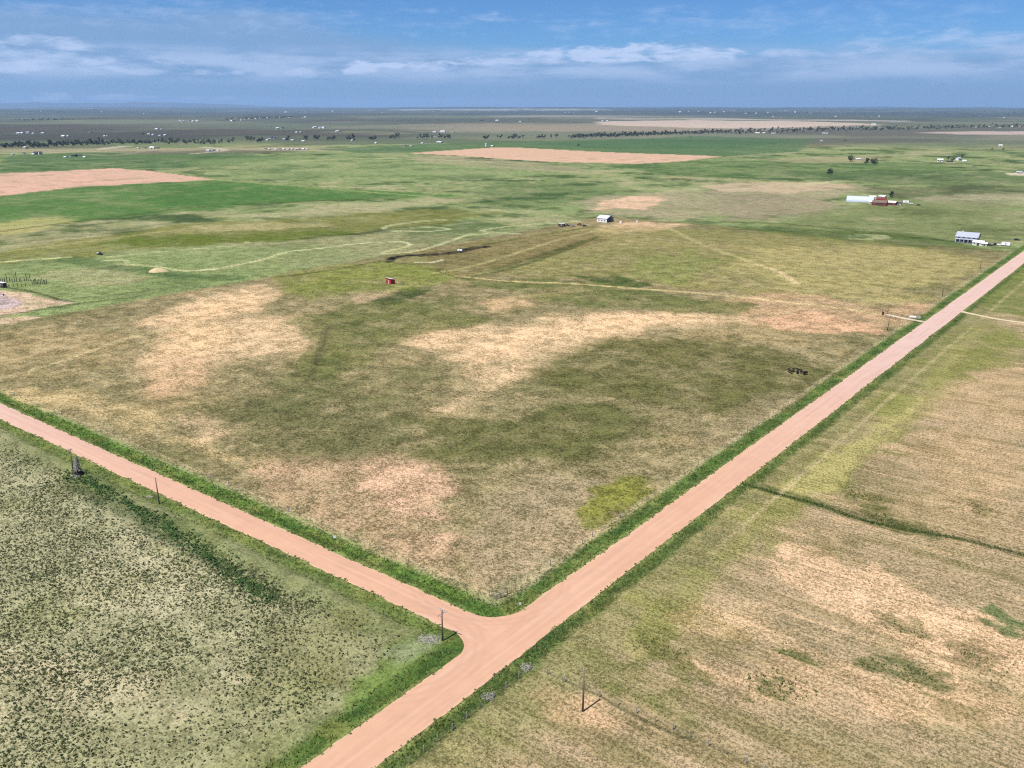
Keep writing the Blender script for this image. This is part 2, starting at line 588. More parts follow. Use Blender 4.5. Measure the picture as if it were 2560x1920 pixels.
#            outline, colour as it reads in the sun, strength, soft (m), warp (m)
PATCHES = [
    # ---- far plain, bands
    (ell(1500, 318, 700, 10), (168, 160, 146), 0.7, 200, 500),
    (ell(300, 320, 420, 9), (100, 95, 90), 0.5, 150, 500),
    (ell(700, 316, 380, 8), (118, 130, 112), 0.6, 150, 500),
    (ell(2300, 330, 420, 11), (96, 92, 90), 0.65, 120, 300),
    (ell(2050, 352, 380, 7), (94, 90, 86), 0.65, 100, 250),
    (ell(1150, 300, 520, 5), (92, 96, 94), 0.6, 300, 700),
    (ell(500, 285, 480, 4), (92, 100, 104), 0.6, 500, 900),
    (ell(1250, 274, 280, 2.0), (190, 195, 205), 0.75, 600, 900),
    (ell(1500, 290, 300, 2.2), (178, 172, 172), 0.6, 200, 400),
    (ell(2000, 286, 520, 7), (80, 92, 96), 0.6, 400, 700),
    (dp((1290, 263), (1500, 259), (1830, 265), (1900, 270), (1690, 276), (1500, 277), (1300, 270)), (214, 196, 186), 0.95, 40, 60),
    (dp((1290, 255), (1600, 256), (1960, 261), (1960, 263), (1600, 259), (1290, 257)), (205, 196, 192), 0.8, 60, 100),
    (dp((1980, 287), (2080, 284), (2260, 283), (2260, 291), (2080, 290)), (206, 190, 186), 0.9, 40, 80),
    (dp((1010, 273), (1300, 270), (1700, 280), (1500, 286), (1100, 282)), (160, 148, 132), 0.7, 60, 150),
    (dp((0, 322), (300, 318), (640, 318), (800, 322), (600, 327), (200, 330), (0, 330)), (180, 168, 142), 0.75, 30, 80),
    (dp((0, 316), (250, 314), (250, 321), (0, 322)), (112, 104, 92), 0.6, 30, 60),
    (dp((200, 326), (480, 322), (660, 327), (560, 334), (300, 333)), (94, 92, 78), 0.7, 30, 80),
    (dp((560, 300), (1000, 300), (1150, 306), (1000, 312), (600, 312)), (92, 104, 88), 0.6, 30, 80),
    # ---- green crops and ploughed fields of the middle distance
    (dp((700, 322), (1060, 306), (1500, 294), (1760, 300), (1720, 330), (1560, 338), (1240, 326), (1060, 320), (880, 331), (760, 330)), (88, 120, 78), 0.8, 14, 45),
    (dp((1130, 312), (1420, 300), (1680, 306), (1600, 322), (1300, 322)), (74, 112, 72), 0.55, 15, 60),
    (dp((0, 338), (180, 330), (520, 330), (620, 345), (400, 362), (0, 372)), (78, 112, 66), 0.7, 15, 50),
    (dp((880, 331), (970, 325), (1060, 319), (1120, 319), (1300, 328), (1560, 338), (1480, 348), (1380, 354), (1200, 350), (1000, 337)), (226, 188, 166), 1.0, 3, 5),
    (dp((-30, 376), (120, 370), (245, 363), (330, 370), (465, 388), (330, 395), (160, 405), (-30, 427)), (224, 184, 166), 1.0, 2.5, 4),
    (dp((-30, 428), (160, 406), (330, 396), (466, 389), (560, 393), (720, 408), (900, 416), (1000, 424), (900, 428), (700, 432), (560, 440), (400, 458), (200, 476), (-30, 496)), (92, 130, 66), 0.9, 5, 14),
    (dp((380, 400), (480, 398), (640, 414), (760, 424), (660, 432), (420, 450), (330, 440)), (76, 120, 56), 0.65, 14, 45),
    (ell(70, 562, 110, 17, -7), (204, 194, 132), 0.6, 10, 25),
    (dp((-30, 545), (140, 525), (420, 480), (700, 470), (900, 452), (1100, 460), (1000, 480), (780, 500), (600, 520), (350, 535), (100, 560), (-30, 575)), (132, 134, 70), 0.75, 10, 30),
    (dp((280, 505), (480, 508), (700, 498), (760, 505), (620, 522), (380, 532), (200, 530)), (98, 116, 40), 0.75, 8, 25),
    (dp((420, 488), (560, 482), (700, 480), (700, 488), (560, 498), (440, 500)), (190, 180, 138), 0.6, 8, 20),
    (dp((400, 345), (700, 335), (900, 338), (1200, 360), (1180, 378), (800, 395), (480, 385)), (140, 160, 106), 0.55, 25, 60),
    (dp((900, 340), (1060, 345), (1250, 358), (1260, 372), (1080, 368), (930, 350)), (176, 166, 138), 0.55, 20, 60),
    (dp((1050, 402), (1300, 396), (1330, 420), (1250, 445), (1120, 452), (1060, 430)), (80, 108, 62), 0.5, 25, 90),
    (dp((1300, 356), (1700, 345), (2000, 352), (2120, 370), (1800, 385), (1450, 380)), (92, 124, 68), 0.65, 20, 60),
    (dp((1700, 374), (1900, 366), (2212, 372), (2260, 398), (1960, 402), (1740, 390)), (84, 106, 66), 0.6, 15, 50),
    (ell(2060, 400, 130, 9), (188, 172, 142), 0.5, 20, 50),
    # tan, stony rises
    (dp((1230, 440), (1340, 420), (1500, 414), (1700, 404), (1840, 396), (1880, 408), (1800, 430), (1840, 450), (1640, 470), (1420, 470), (1290, 462)), (176, 164, 138), 0.75, 15, 40),
    (dp((1300, 436), (1360, 424), (1424, 424), (1430, 440), (1390, 451), (1280, 452)), (232, 196, 170), 0.9, 6, 12),
    (dp((1500, 402), (1640, 394), (1790, 392), (1840, 404), (1700, 416), (1560, 412)), (206, 186, 160), 0.8, 10, 25),
    (dp((1290, 486), (1380, 480), (1500, 484), (1440, 496), (1330, 506), (1290, 500)), (226, 194, 160), 0.85, 6, 10),
    (dp((1560, 420), (1800, 426), (1860, 446), (1720, 480), (1560, 476)), (158, 148, 124), 0.6, 15, 40),
    (dp((1880, 404), (2212, 400), (2260, 424), (2000, 430), (1880, 420)), (98, 100, 72), 0.6, 15, 40),
    (ell(2480, 500, 170, 16), (190, 180, 156), 0.55, 15, 40),
    (dp((1840, 440), (2212, 430), (2260, 520), (2000, 540), (1700, 510), (1660, 480)), (126, 132, 88), 0.6, 15, 40),
    (dp((2170, 374), (2260, 371), (2260, 379), (2180, 379)), (226, 212, 190), 0.95, 4, 4),
    (dp((1560, 486), (1750, 494), (2000, 508), (2160, 540), (2000, 536), (1700, 512)), (84, 104, 50), 0.7, 6, 16),
    (ell(2170, 593, 58, 7), (206, 206, 160), 0.7, 1.5, 1.5), (ell(2146, 593, 36, 4), (70, 102, 48), 0.9, 1.5, 1.5),
    # ---- the parcel between the two roads
    (dp((600, 585), (760, 570), (1000, 530), (1280, 490), (1560, 490), (2080, 545), (2170, 560), (1980, 650), (1700, 640), (1400, 610), (1100, 590), (800, 615)), (152, 150, 92), 0.6, 12, 30),
    (dp((1640, 540), (1900, 530), (2150, 560), (2000, 640), (1850, 660), (1700, 610), (1560, 580)), (188, 176, 124), 0.6, 12, 30),
    (dp((1350, 560), (1500, 540), (1560, 570), (1440, 610), (1360, 600)), (136, 148, 84), 0.6, 8, 18),
    (dp((1240, 596), (1340, 594), (1420, 616), (1380, 622), (1280, 608)), (60, 88, 28), 0.8, 3, 8),
    (dp((1550, 655), (1660, 640), (1780, 640), (1900, 670), (1990, 660), (1890, 715), (1760, 690), (1640, 700)), (205, 172, 140), 0.7, 8, 20),
    (dp((1640, 690), (1760, 676), (1880, 700), (1900, 716), (1780, 720), (1690, 714)), (226, 184, 152), 0.85, 4, 10),
    (dp((310, 695), (420, 640), (560, 612), (610, 636), (560, 688), (660, 692), (712, 716), (640, 758), (480, 790), (360, 836), (290, 806), (330, 730)), (229, 199, 163), 0.85, 12, 19),
    (dp((360, 700), (460, 660), (540, 640), (560, 660), (480, 700), (430, 760), (340, 780), (330, 740)), (238, 202, 160), 0.55, 9, 16),
    (dp((290, 800), (420, 770), (480, 790), (430, 830), (340, 850)), (206, 172, 138), 0.6, 6, 14),
    (dp((880, 722), (930, 705), (1010, 716), (1160, 688), (1270, 674), (1480, 668), (1600, 688), (1420, 712), (1240, 732), (1180, 784), (1080, 850), (990, 910), (925, 905), (960, 850), (1030, 790), (900, 742)), (227, 198, 162), 0.85, 11, 17),
    (dp((1180, 690), (1300, 676), (1480, 674), (1560, 686), (1400, 706), (1240, 722), (1130, 740), (1060, 790), (1000, 800), (1060, 730)), (242, 206, 168), 0.7, 8, 13),
    (dp((880, 722), (960, 708), (1030, 730), (990, 752), (920, 742)), (228, 194, 156), 0.5, 6, 11),
    (dp((1040, 655), (1130, 632), (1250, 614), (1270, 628), (1160, 650), (1060, 674)), (222, 190, 152), 0.6, 6, 11),
    (dp((745, 640), (830, 626), (900, 610), (860, 634), (780, 656)), (204, 182, 148), 0.7, 3, 8),
    (dp((800, 650), (880, 622), (960, 612), (900, 640), (830, 660)), (62, 82, 40), 0.8, 3, 6),
    (dp((540, 1015), (690, 990), (850, 985), (960, 1030), (1000, 1110), (960, 1200), (1000, 1290), (860, 1200), (700, 1120), (560, 1060)), (206, 174, 146), 0.7, 7, 14),
    (dp((800, 1010), (930, 1010), (990, 1090), (980, 1170), (870, 1110), (800, 1060)), (228, 190, 164), 0.5, 6, 12),
    (dp((1000, 1080), (1160, 1020), (1300, 1040), (1260, 1150), (1150, 1240), (1050, 1260)), (182, 164, 138), 0.6, 6, 14),
    (dp((0, 840), (200, 850), (400, 930), (540, 1010), (420, 960), (230, 915), (60, 872)), (206, 184, 140), 0.7, 4, 10),
    (dp((360, 910), (470, 900), (520, 930), (440, 950)), (222, 192, 160), 0.6, 4, 10),
    (dp((1180, 780), (1400, 740), (1640, 750), (1800, 790), (1760, 870), (1560, 900), (1320, 880), (1180, 850)), (104, 106, 62), 0.8, 11, 26),
    (dp((880, 900), (1080, 900), (1260, 850), (1400, 900), (1280, 980), (1080, 1020), (920, 980)), (104, 108, 64), 0.8, 10, 24),
    (dp((470, 900), (640, 830), (760, 860), (900, 940), (760, 990), (560, 960)), (104, 108, 70), 0.75, 10, 22),
    (dp((640, 700), (760, 660), (1000, 640), (1040, 690), (860, 720), (720, 830), (660, 820), (700, 740)), (104, 114, 62), 0.75, 9, 20),
    (dp((1000, 600), (1280, 610), (1600, 660), (1560, 680), (1300, 668), (1120, 640)), (108, 118, 66), 0.75, 8, 18),
    (dp((600, 600), (830, 560), (1000, 580), (940, 620), (760, 640), (640, 660)), (132, 144, 68), 0.65, 8, 18),
    (dp((1560, 900), (1720, 850), (1780, 880), (1640, 960), (1500, 960)), (170, 154, 126), 0.5, 7, 18),
    (dp((1262, 1108), (1290, 1062), (1380, 1026), (1410, 1036), (1404, 1066), (1330, 1112), (1276, 1134)), (126, 130, 62), 0.8, 3.5, 8),
    (dp((1274, 1090), (1320, 1058), (1360, 1044), (1340, 1076), (1290, 1110)), (150, 152, 72), 0.5, 2, 6),
    (dp((1060, 1290), (1180, 1230), (1290, 1170), (1270, 1220), (1120, 1310)), (134, 138, 104), 0.5, 3, 6),
    (dp((900, 535), (1050, 525), (1270, 500), (1300, 520), (1120, 570), (1000, 596), (930, 585)), (122, 106, 74), 0.55, 5, 14),
    # tank yard and berms at the left edge
    (dp((-40, 622), (52, 632), (112, 648), (165, 654), (104, 662), (43, 677), (-40, 690)), (220, 192, 170), 0.95, 1.6, 1.5),
    ([(-60, 724), (0, 730), (31, 742), (53, 753), (61, 761), (41, 768), (0, 775), (-60, 783)], (198, 180, 186), 0.9, 0.8, 0.6),
    (dp((-40, 690), (60, 682), (90, 686), (30, 698), (-40, 706)), (226, 196, 172), 0.8, 1.6, 2.5),
    (ell(230, 690, 130, 26, -2), (180, 172, 136), 0.5, 6, 12),
    # ---- south-west pasture
    (dp((160, 1010), (230, 1040), (330, 1095), (420, 1160), (520, 1230), (600, 1290), (560, 1296), (470, 1235), (360, 1165), (220, 1100), (150, 1050)), (46, 80, 40), 0.6, 1.6, 5),
    (dp((120, 980), (300, 1080), (500, 1180), (700, 1290), (880, 1380), (800, 1380), (560, 1250), (360, 1130), (140, 1030)), (132, 142, 92), 0.6, 3, 5),
    (dp((300, 1180), (420, 1240), (560, 1380), (480, 1440), (330, 1360), (200, 1280), (160, 1180)), (205, 198, 168), 0.5, 5, 12),
    (dp((560, 1330), (760, 1320), (860, 1390), (700, 1450), (560, 1420)), (134, 132, 88), 0.5, 5, 10),
    (dp((840, 1390), (940, 1360), (985, 1380), (960, 1440), (860, 1500), (760, 1540), (780, 1480)), (108, 138, 62), 0.7, 2, 5),
    (dp((820, 1410), (900, 1380), (955, 1370), (930, 1400), (860, 1430)), (172, 174, 152), 0.4, 2.5, 6),
    (dp((0, 1400), (200, 1420), (420, 1500), (380, 1570), (0, 1560)), (208, 196, 166), 0.45, 5, 12),
    # ---- east field
    (dp((1440, 1250), (1600, 1130), (1900, 900), (2160, 700), (2212, 720), (2000, 900), (1760, 1080), (1560, 1260), (1400, 1400), (1300, 1420)), (146, 148, 86), 0.7, 4, 9),
    (dp((1700, 1070), (1860, 940), (2020, 800), (2100, 700), (2140, 700), (1960, 900), (1780, 1060)), (200, 190, 130), 0.5, 2, 6),
    (dp((2020, 830), (2212, 760), (2260, 1000), (2100, 1100), (1960, 1000)), (206, 178, 142), 0.55, 6, 14),
    (dp((1700, 1150), (1900, 1080), (2212, 1100), (2260, 1180), (2000, 1150), (1860, 1130)), (190, 166, 134), 0.5, 6, 14),
    (dp((1740, 1190), (1900, 1230), (2212, 1360), (2260, 1460), (2000, 1420), (1700, 1300), (1640, 1230)), (240, 204, 170), 0.75, 4, 10),
    (dp((1560, 1260), (1700, 1280), (1760, 1330), (1640, 1380), (1500, 1360)), (216, 188, 150), 0.6, 4, 9),
    (dp((1700, 1400), (2000, 1470), (2260, 1560), (1900, 1560), (1560, 1500), (1500, 1440)), (226, 192, 156), 0.6, 4, 9),
    (dp((1180, 1440), (1270, 1500), (1330, 1570), (1180, 1570), (1100, 1500)), (214, 180, 144), 0.5, 2, 5),
    (dp((1220, 1470), (1300, 1520), (1360, 1570), (1260, 1570)), (214, 182, 148), 0.45, 2.5, 5),
    (dp((1180, 1400), (1300, 1400), (1420, 1460), (1500, 1560), (1400, 1540), (1250, 1450)), (132, 136, 84), 0.6, 2, 5),
    (ell(1940, 1715, 90, 32, 20), (86, 104, 50), 0.64, 1.9, 6.0), (ell(1650, 1620, 70, 24, 20), (104, 108, 58), 0.56, 1.9, 6.0),
    (ell(2235, 1680, 95, 25, 18), (98, 108, 66), 0.75, 1.2, 4), (ell(2530, 1545, 90, 22, 22), (92, 116, 70), 0.85, 1.2, 4),
    (ell(2000, 1635, 38, 15, 22), (86, 110, 50), 0.68, 1.3, 3.8), (ell(1905, 1490, 22, 12, 25), (100, 112, 52), 0.60, 1.0, 3.0),
    (ell(2260, 1570, 70, 16, 26), (106, 110, 68), 0.60, 1.3, 4.5), (ell(2440, 1650, 70, 14, 24), (116, 110, 72), 0.56, 1.3, 4.5),
    (ell(1720, 1700, 50, 22, 15), (108, 116, 60), 0.52, 1.3, 4.5), (ell(2160, 1240, 50, 10, 14), (100, 106, 52), 0.56, 1.6, 4.5),
    (ell(2225, 1130, 46, 8, 15), (106, 112, 52), 0.56, 1.6, 4.5), (ell(2320, 1118, 60, 14, 15), (132, 120, 80), 0.48, 1.6, 6.0),
    (ell(2440, 1270, 40, 8, 22), (106, 104, 60), 0.56, 1.6, 4.5), (ell(2420, 1090, 70, 9, 14), (140, 128, 80), 0.45, 2.4, 6.0),
    (ell(2255, 1310, 100, 11, 17), (92, 100, 50), 0.64, 1.6, 4.5), (ell(2320, 1480, 60, 9, 24), (110, 112, 66), 0.48, 1.6, 4.5),
    (ell(2100, 1370, 60, 9, 18), (130, 120, 74), 0.45, 1.6, 4.5), (ell(1610, 1730, 60, 24, 10), (110, 118, 62), 0.48, 1.6, 4.5),
    (ell(1800, 1560, 60, 12, 20), (170, 152, 102), 0.45, 1.6, 6.0), (ell(2380, 1780, 80, 12, 20), (116, 112, 68), 0.48, 1.6, 4.5),
    (dp((2110, 640), (2212, 580), (2260, 600), (2260, 690), (2120, 672)), (112, 130, 62), 0.75, 4, 8),
    (dp((2070, 690), (2212, 705), (2260, 780), (2120, 800), (1960, 860), (1880, 900)), (128, 136, 72), 0.6, 4, 10),
]

#          line, colour, half width (m), soft (m), strength, wobble (m)
LINES = [
    # two-tracks and worn trails
    (dp((0, 820), (100, 790), (200, 757), (285, 728), (400, 706)), (208, 192, 150), 0.75, 1.08, 0.72, 0.42),
    (dp((0, 567), (70, 560), (150, 556)), (222, 222, 168), 1.32, 1.80, 0.82, 0.52),
    (dp((0, 575), (90, 566)), (96, 110, 70), 0.99, 1.80, 0.48, 0.52),
    (dp((230, 556), (330, 545), (480, 533), (525, 528), (535, 523)), (206, 208, 158), 0.99, 1.80, 0.67, 0.52),
    (dp((205, 568), (240, 562), (270, 562), (275, 568)), (206, 208, 160), 0.83, 1.08, 0.77, 0.31),
    (dp((230, 570), (330, 575), (400, 585), (470, 580), (560, 562), (620, 545), (700, 535), (800, 524), (860, 522), (885, 527), (875, 534), (840, 542), (830, 548), (900, 542), (950, 528), (985, 516), (1010, 508), (1050, 505)), (212, 212, 164), 1.16, 1.62, 0.82, 0.42),
    (dp((380, 585), (470, 580), (560, 562)), (214, 206, 166), 1.32, 1.80, 0.48, 0.42),
    (dp((830, 497), (832, 490), (860, 484), (910, 478), (960, 475)), (206, 210, 166), 1.32, 2.16, 0.72, 0.52),
    (dp((850, 499), (910, 500), (960, 497), (967, 494), (930, 491), (890, 492)), (206, 210, 166), 1.32, 2.16, 0.77, 0.52),
    (dp((1120, 505), (1045, 500), (1055, 495), (1120, 487), (1250, 478)), (206, 210, 166), 1.32, 2.16, 0.77, 0.52),
    (dp((985, 596), (1050, 603), (1150, 610), (1230, 612), (1400, 625), (1520, 634), (1640, 646), (1800, 664), (1905, 680)), (226, 206, 156), 1.08, 1.44, 0.82, 0.42),
    (dp((940, 590), (1020, 575), (1120, 545), (1200, 520), (1270, 503), (1330, 485)), (190, 184, 132), 1.16, 1.80, 0.67, 0.52),
    (dp((1020, 598), (1100, 580), (1200, 548), (1290, 512)), (66, 84, 34), 1.49, 2.25, 0.67, 0.62),
    (dp((1060, 585), (1180, 548), (1260, 520)), (56, 72, 30), 1.49, 2.25, 0.58, 0.62),
    (dp((1440, 490), (1520, 530), (1610, 562), (1680, 592), (1720, 615)), (200, 190, 140), 1.16, 2.70, 0.48, 0.52),
    (dp((1640, 572), (1690, 590), (1720, 612)), (226, 202, 160), 1.08, 1.80, 0.67, 0.52),
    (dp((980, 596), (955, 590), (945, 584), (960, 578)), (90, 92, 52), 0.75, 1.08, 0.67, 0.31),
    (dp((630, 740), (690, 720), (705, 712)), (118, 112, 84), 0.66, 1.44, 0.48, 0.52),
    (dp((712, 700), (690, 760), (670, 820)), (96, 92, 66), 0.83, 2.16, 0.58, 0.83),
    (dp((1700, 714), (1800, 690), (1890, 716)), (150, 130, 100), 0.50, 1.08, 0.29, 0.52),
    # hedge-like dark edges, drains and a near-black bank
    (dp((0, 500), (120, 484), (300, 462), (420, 448), (560, 440), (720, 432)), (78, 84, 38), 1.8, 2.0, 0.75, 0.6),
    (dp((0, 530), (160, 510), (330, 498)), (96, 98, 50), 2.0, 3.0, 0.5, 0.8),
    (dp((0, 545), (200, 520), (420, 492)), (198, 186, 132), 1.6, 3.0, 0.5, 0.8),
    (dp((760, 507), (860, 492), (960, 482), (1060, 476)), (88, 100, 58), 2.2, 3.0, 0.6, 1.0),
    (dp((660, 516), (720, 508), (780, 505), (830, 497)), (66, 78, 40), 3.0, 4.0, 0.7, 2.0),
    (dp((600, 598), (700, 586), (830, 562), (1000, 536), (1130, 514), (1280, 490)), (88, 92, 48), 1.5, 1.6, 0.75, 0.4),
    (dp((840, 565), (852, 556), (880, 552), (910, 550)), (20, 18, 20), 2.8, 1.2, 0.95, 0.3),  # near-black bank, this stroke and the next, drawn only as ground colour
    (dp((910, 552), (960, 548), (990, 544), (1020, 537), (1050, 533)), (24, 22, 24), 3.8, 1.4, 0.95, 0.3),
    (dp((855, 568), (900, 570), (960, 568)), (92, 84, 56), 1.6, 2.0, 0.6, 0.4),
    (dp((900, 567), (930, 567), (955, 562)), (226, 222, 190), 1.2, 0.8, 0.85, 0.3),
    (dp((1560, 478), (1700, 484), (1860, 500), (2060, 522), (2212, 540)), (78, 92, 46), 2.0, 2.6, 0.7, 0.6),
    (dp((1570, 494), (1740, 502), (2000, 516), (2120, 528)), (70, 90, 46), 1.2, 2.0, 0.6, 0.5),
    (dp((1120, 640), (1300, 625), (1400, 625)), (196, 178, 134), 0.8, 2.0, 0.4, 0.5),
    (dp((150, 560), (250, 578), (330, 585), (420, 600), (500, 600)), (66, 98, 52), 6.0, 7.0, 0.6, 2.0),
    (dp((160, 645), (260, 636), (360, 622)), (92, 92, 56), 1.0, 1.2, 0.6, 0.4),
    (dp((0, 682), (90, 668), (180, 655), (300, 640)), (72, 66, 48), 0.8, 0.9, 0.75, 0.3),
    (dp((-20, 617), (60, 628), (140, 650), (164, 652)), (72, 66, 48), 0.7, 0.9, 0.75, 0.3),
    (dp((1605, 1043), (1680, 1068), (1760, 1088), (1850, 1120), (1950, 1143), (2080, 1166), (2212, 1200), (2260, 1212)), (58, 80, 40), 0.4, 0.9, 0.85, 0.6),
    (dp((1640, 1050), (1800, 1100), (1900, 1125), (2010, 1155)), (70, 90, 44), 1.6, 2.0, 0.6, 1.2),
    (dp((1290, 1500), (1340, 1530), (1420, 1570), (1500, 1600)), (72, 78, 50), 0.18, 0.5, 0.6, 0.35),
    # far farm roads
    (dp((0, 332), (120, 330), (260, 326), (400, 326), (560, 322), (660, 318)), (196, 184, 160), 5, 6, 0.75, 3),
    (dp((420, 332), (480, 326), (480, 322), (440, 318)), (206, 196, 176), 4, 5, 0.8, 2),
    (dp((660, 318), (760, 315), (960, 310)), (180, 190, 150), 4, 6, 0.6, 3),
    (dp((0, 352), (240, 352)), (150, 160, 120), 4, 6, 0.6, 3),
    (dp((640, 348), (800, 342), (940, 345), (1060, 350)), (196, 194, 150), 6, 8, 0.6, 4),
    (dp((470, 388), (620, 400), (760, 412), (920, 424)), (170, 180, 120), 2, 3, 0.6, 1),
    (dp((1560, 340), (1640, 334), (1720, 330)), (186, 180, 150), 4, 5, 0.6, 2),
    (dp((1720, 402), (1800, 392), (1850, 391)), (206, 204, 160), 3, 4, 0.7, 2),
    (dp((220, 322), (240, 319), (270, 316)), (214, 206, 196), 10, 8, 0.8, 2),
    (dp((190, 333), (240, 336), (290, 330), (330, 324)), (170, 160, 140), 6, 6, 0.6, 2),
]


def paint(x, y, spacing):
    """vegetation, soil and distance-haze colour of the ground, in world metres"""
    dist = np.hypot(x - CAM[0], y - CAM[1])
    n8 = fbm(x, y, 9, 3, 41) * (spacing < 5)
    n30 = fbm(x, y, 34, 3, 43) * (spacing < 20)
    n120 = fbm(x, y, 140, 3, 47)
    n500 = fbm(x, y, 650, 4, 53)
    nx = fbm(x / 16.0, y, 5, 3, 59) * (spacing < 5)        # streaks along the east field's rows
    nf = fbm(x, y, 2600, 4, 61)
    A = lambda r, g, b: np.array(alb(r, g, b))
    c = np.empty(x.shape + (3,))
    c[:] = A(142, 158, 106)

    def lay(mask, col):
        nonlocal c
        m = np.clip(mask, 0, 1)[..., None]
        c = c * (1 - m) + np.asarray(col) * m

    # regional ground cover, and far haze blue put into the colour
    lay(sstep(n500 + 0.4 * n120, 0.0, 0.45) * 0.55, A(160, 150, 118))
    lay(sstep(-n500 + 0.5 * n120, 0.05, 0.5) * 0.6, A(104, 124, 74))
    ns = fbm(x, y, 95, 4, 67, 0.65)
    mid = sstep(dist, 620, 900) * (1 - sstep(dist, 2200, 3000))
    lay(mid * sstep(ns + 0.3 * n500, 0.06, 0.38) * 0.85, A(66, 92, 48))
    lay(mid * sstep(-ns + 0.3 * n500, 0.12, 0.42) * 0.65, A(184, 178, 142))
    ns2 = fbm(x, y, 42, 3, 83, 0.6) * (spacing < 22)
    lay(mid * sstep(ns2 + 0.4 * ns, 0.18, 0.45) * 0.6, A(72, 92, 52))
    lay(mid * sstep(-ns2 + 0.2 * ns, 0.25, 0.5) * 0.45, A(188, 184, 148))
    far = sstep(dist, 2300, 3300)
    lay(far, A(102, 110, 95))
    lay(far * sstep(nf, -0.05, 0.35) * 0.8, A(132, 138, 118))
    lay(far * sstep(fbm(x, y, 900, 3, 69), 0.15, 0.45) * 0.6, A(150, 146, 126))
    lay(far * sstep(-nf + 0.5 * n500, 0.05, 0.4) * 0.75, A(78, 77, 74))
    lay(sstep(dist, 7000, 11000) * 0.6, A(84, 98, 102))  # blue-grey haze of distance put into the ground colour
    # parcel between the roads
    mA = sstep(-x, 9, 13) * sstep(y, 9, 13) * sstep(x, -371, -365) * (1 - sstep(y, 624, 632))
    lay(mA, A(146, 137, 102))
    lay(mA * sstep(n120 + 0.5 * n30, 0.05, 0.5) * 0.55, A(186, 164, 124))
    lay(mA * sstep(-n120 + 0.5 * n30, 0.0, 0.5) * 0.6, A(116, 118, 76))
    n3 = fbm(x, y, 3.4, 2, 37) * (spacing < 2.5)
    lay(mA * sstep(0.55 * n8 + 0.45 * n30 + 0.4 * n3, 0.08, 0.42) * 0.5, A(104, 108, 68))
    lay(mA * sstep(-0.55 * n8 - 0.45 * n30 + 0.25 * n120 - 0.4 * n3, 0.1, 0.42) * 0.5, A(188, 172, 136))
    # south-west pasture and east field
    mC = sstep(-x, 3, 6) * sstep(-y, 3, 6)
    lay(mC, A(174, 173, 140))
    lay(mC * sstep(x, -70, -14) * sstep(-x + 8 * n30, 4, 10) * 0.45, A(144, 146, 102))
    lay(mC * sstep(n30 + 0.4 * n120, 0.1, 0.5) * 0.5, A(150, 154, 104))
    mD = sstep(x, 3, 6)
    lay(mD * (dist < 900), A(180, 161, 131))
    lay(mD * (dist < 900) * sstep(n30 + 0.5 * n120, 0.05, 0.5) * 0.45, A(142, 140, 98))
    lay(mD * (dist < 900) * sstep(nx + 0.35 * n30, 0.05, 0.5) * 0.5, A(150, 136, 96))
    lay(mD * (dist < 900) * sstep(-nx + 0.35 * n30, 0.15, 0.55) * 0.5, A(226, 196, 158))
    sw = (x < -3) & (y < -3) & (dist < 700)
    lay(sw * (1 - sstep(-y + 7 * n30 + 3 * n8, 8, 20)) * 0.6, A(118, 130, 78))
    lay(sw * (1 - sstep(-x + 6 * n30 + 3 * n8, 9, 18)) * 0.6, A(112, 130, 72))
    lay(mD * (dist < 900) * sstep(0.6 * n8 + 0.6 * nx, 0.12, 0.5) * 0.4, A(126, 124, 86))
    mE = sstep(x, 5, 7) * (1 - sstep(x + 10 * n30 + 4 * n8, 9, 27)) * (dist < 800)
    lay(mE * 0.6, A(128, 136, 82))
    lay(mE * sstep(n8 + 0.5 * n30, 0.05, 0.5) * 0.5, A(178, 168, 120))
    lay(sstep(-y, 200, 320) * 0.8, A(150, 146, 110))

    flat = c.reshape(-1, 3)
    fx, fy = x.ravel(), y.ravel()
    N8, N30, N120, SP = n8.ravel(), n30.ravel(), n120.ravel(), spacing.ravel()
    N500 = n500.ravel()
    NX = fbm(x / 5.0, y, 3.0, 3, 65).ravel()
    N3 = (fbm(x, y, 3.4, 2, 37) * (spacing < 2.5)).ravel()

    def wnoise(idx, w):
        if w < 3.5:
            return N8[idx] * 0.8 + N30[idx] * 0.4
        if w < 14:
            return N30[idx] * 0.75 + N8[idx] * 0.45
        if w < 60:
            return N120[idx] * 0.6 + N30[idx] * 0.5
        return N500[idx] * 0.7 + N120[idx] * 0.4

    for poly, rgb, s, soft, warp in PATCHES:
        P = hit(poly)[:, :2]
        m = soft + warp * 1.6
        b = np.nonzero((fx > P[:, 0].min() - m) & (fx < P[:, 0].max() + m) & (fy > P[:, 1].min() - m) & (fy < P[:, 1].max() + m))[0]
        if not len(b):
            continue
        sd = dist_poly(fx[b], fy[b], P)
        k = sstep(-sd + warp * wnoise(b, warp), -soft, soft)
        if soft < 24:                   # broken, tufty edges rather than a wash
            k = 0.6 * k + 0.4 * sstep(k + 0.42 * N8[b] + 0.42 * N3[b] + 0.2 * N30[b], 0.30, 0.72) * (k > 0.02)
        k = k * s * np.clip(0.92 + 0.55 * N30[b] + 0.35 * N8[b], 0.3, 1.05)
        if len(poly) == 16 and P[:, 0].min() > 3 and soft < 6:
            kr = sstep(-sd + 1.5 * warp * wnoise(b, warp), -3.0 * soft - 1.5, 2.5 * soft + 1.0)
            k = s * sstep(kr + 0.75 * NX[b] + 0.5 * N3[b] + 0.35 * N8[b], 0.42, 0.95) * sstep(kr, 0.0, 0.25)
        flat[b] = flat[b] * (1 - k[:, None]) + np.array(alb(*rgb)) * k[:, None]
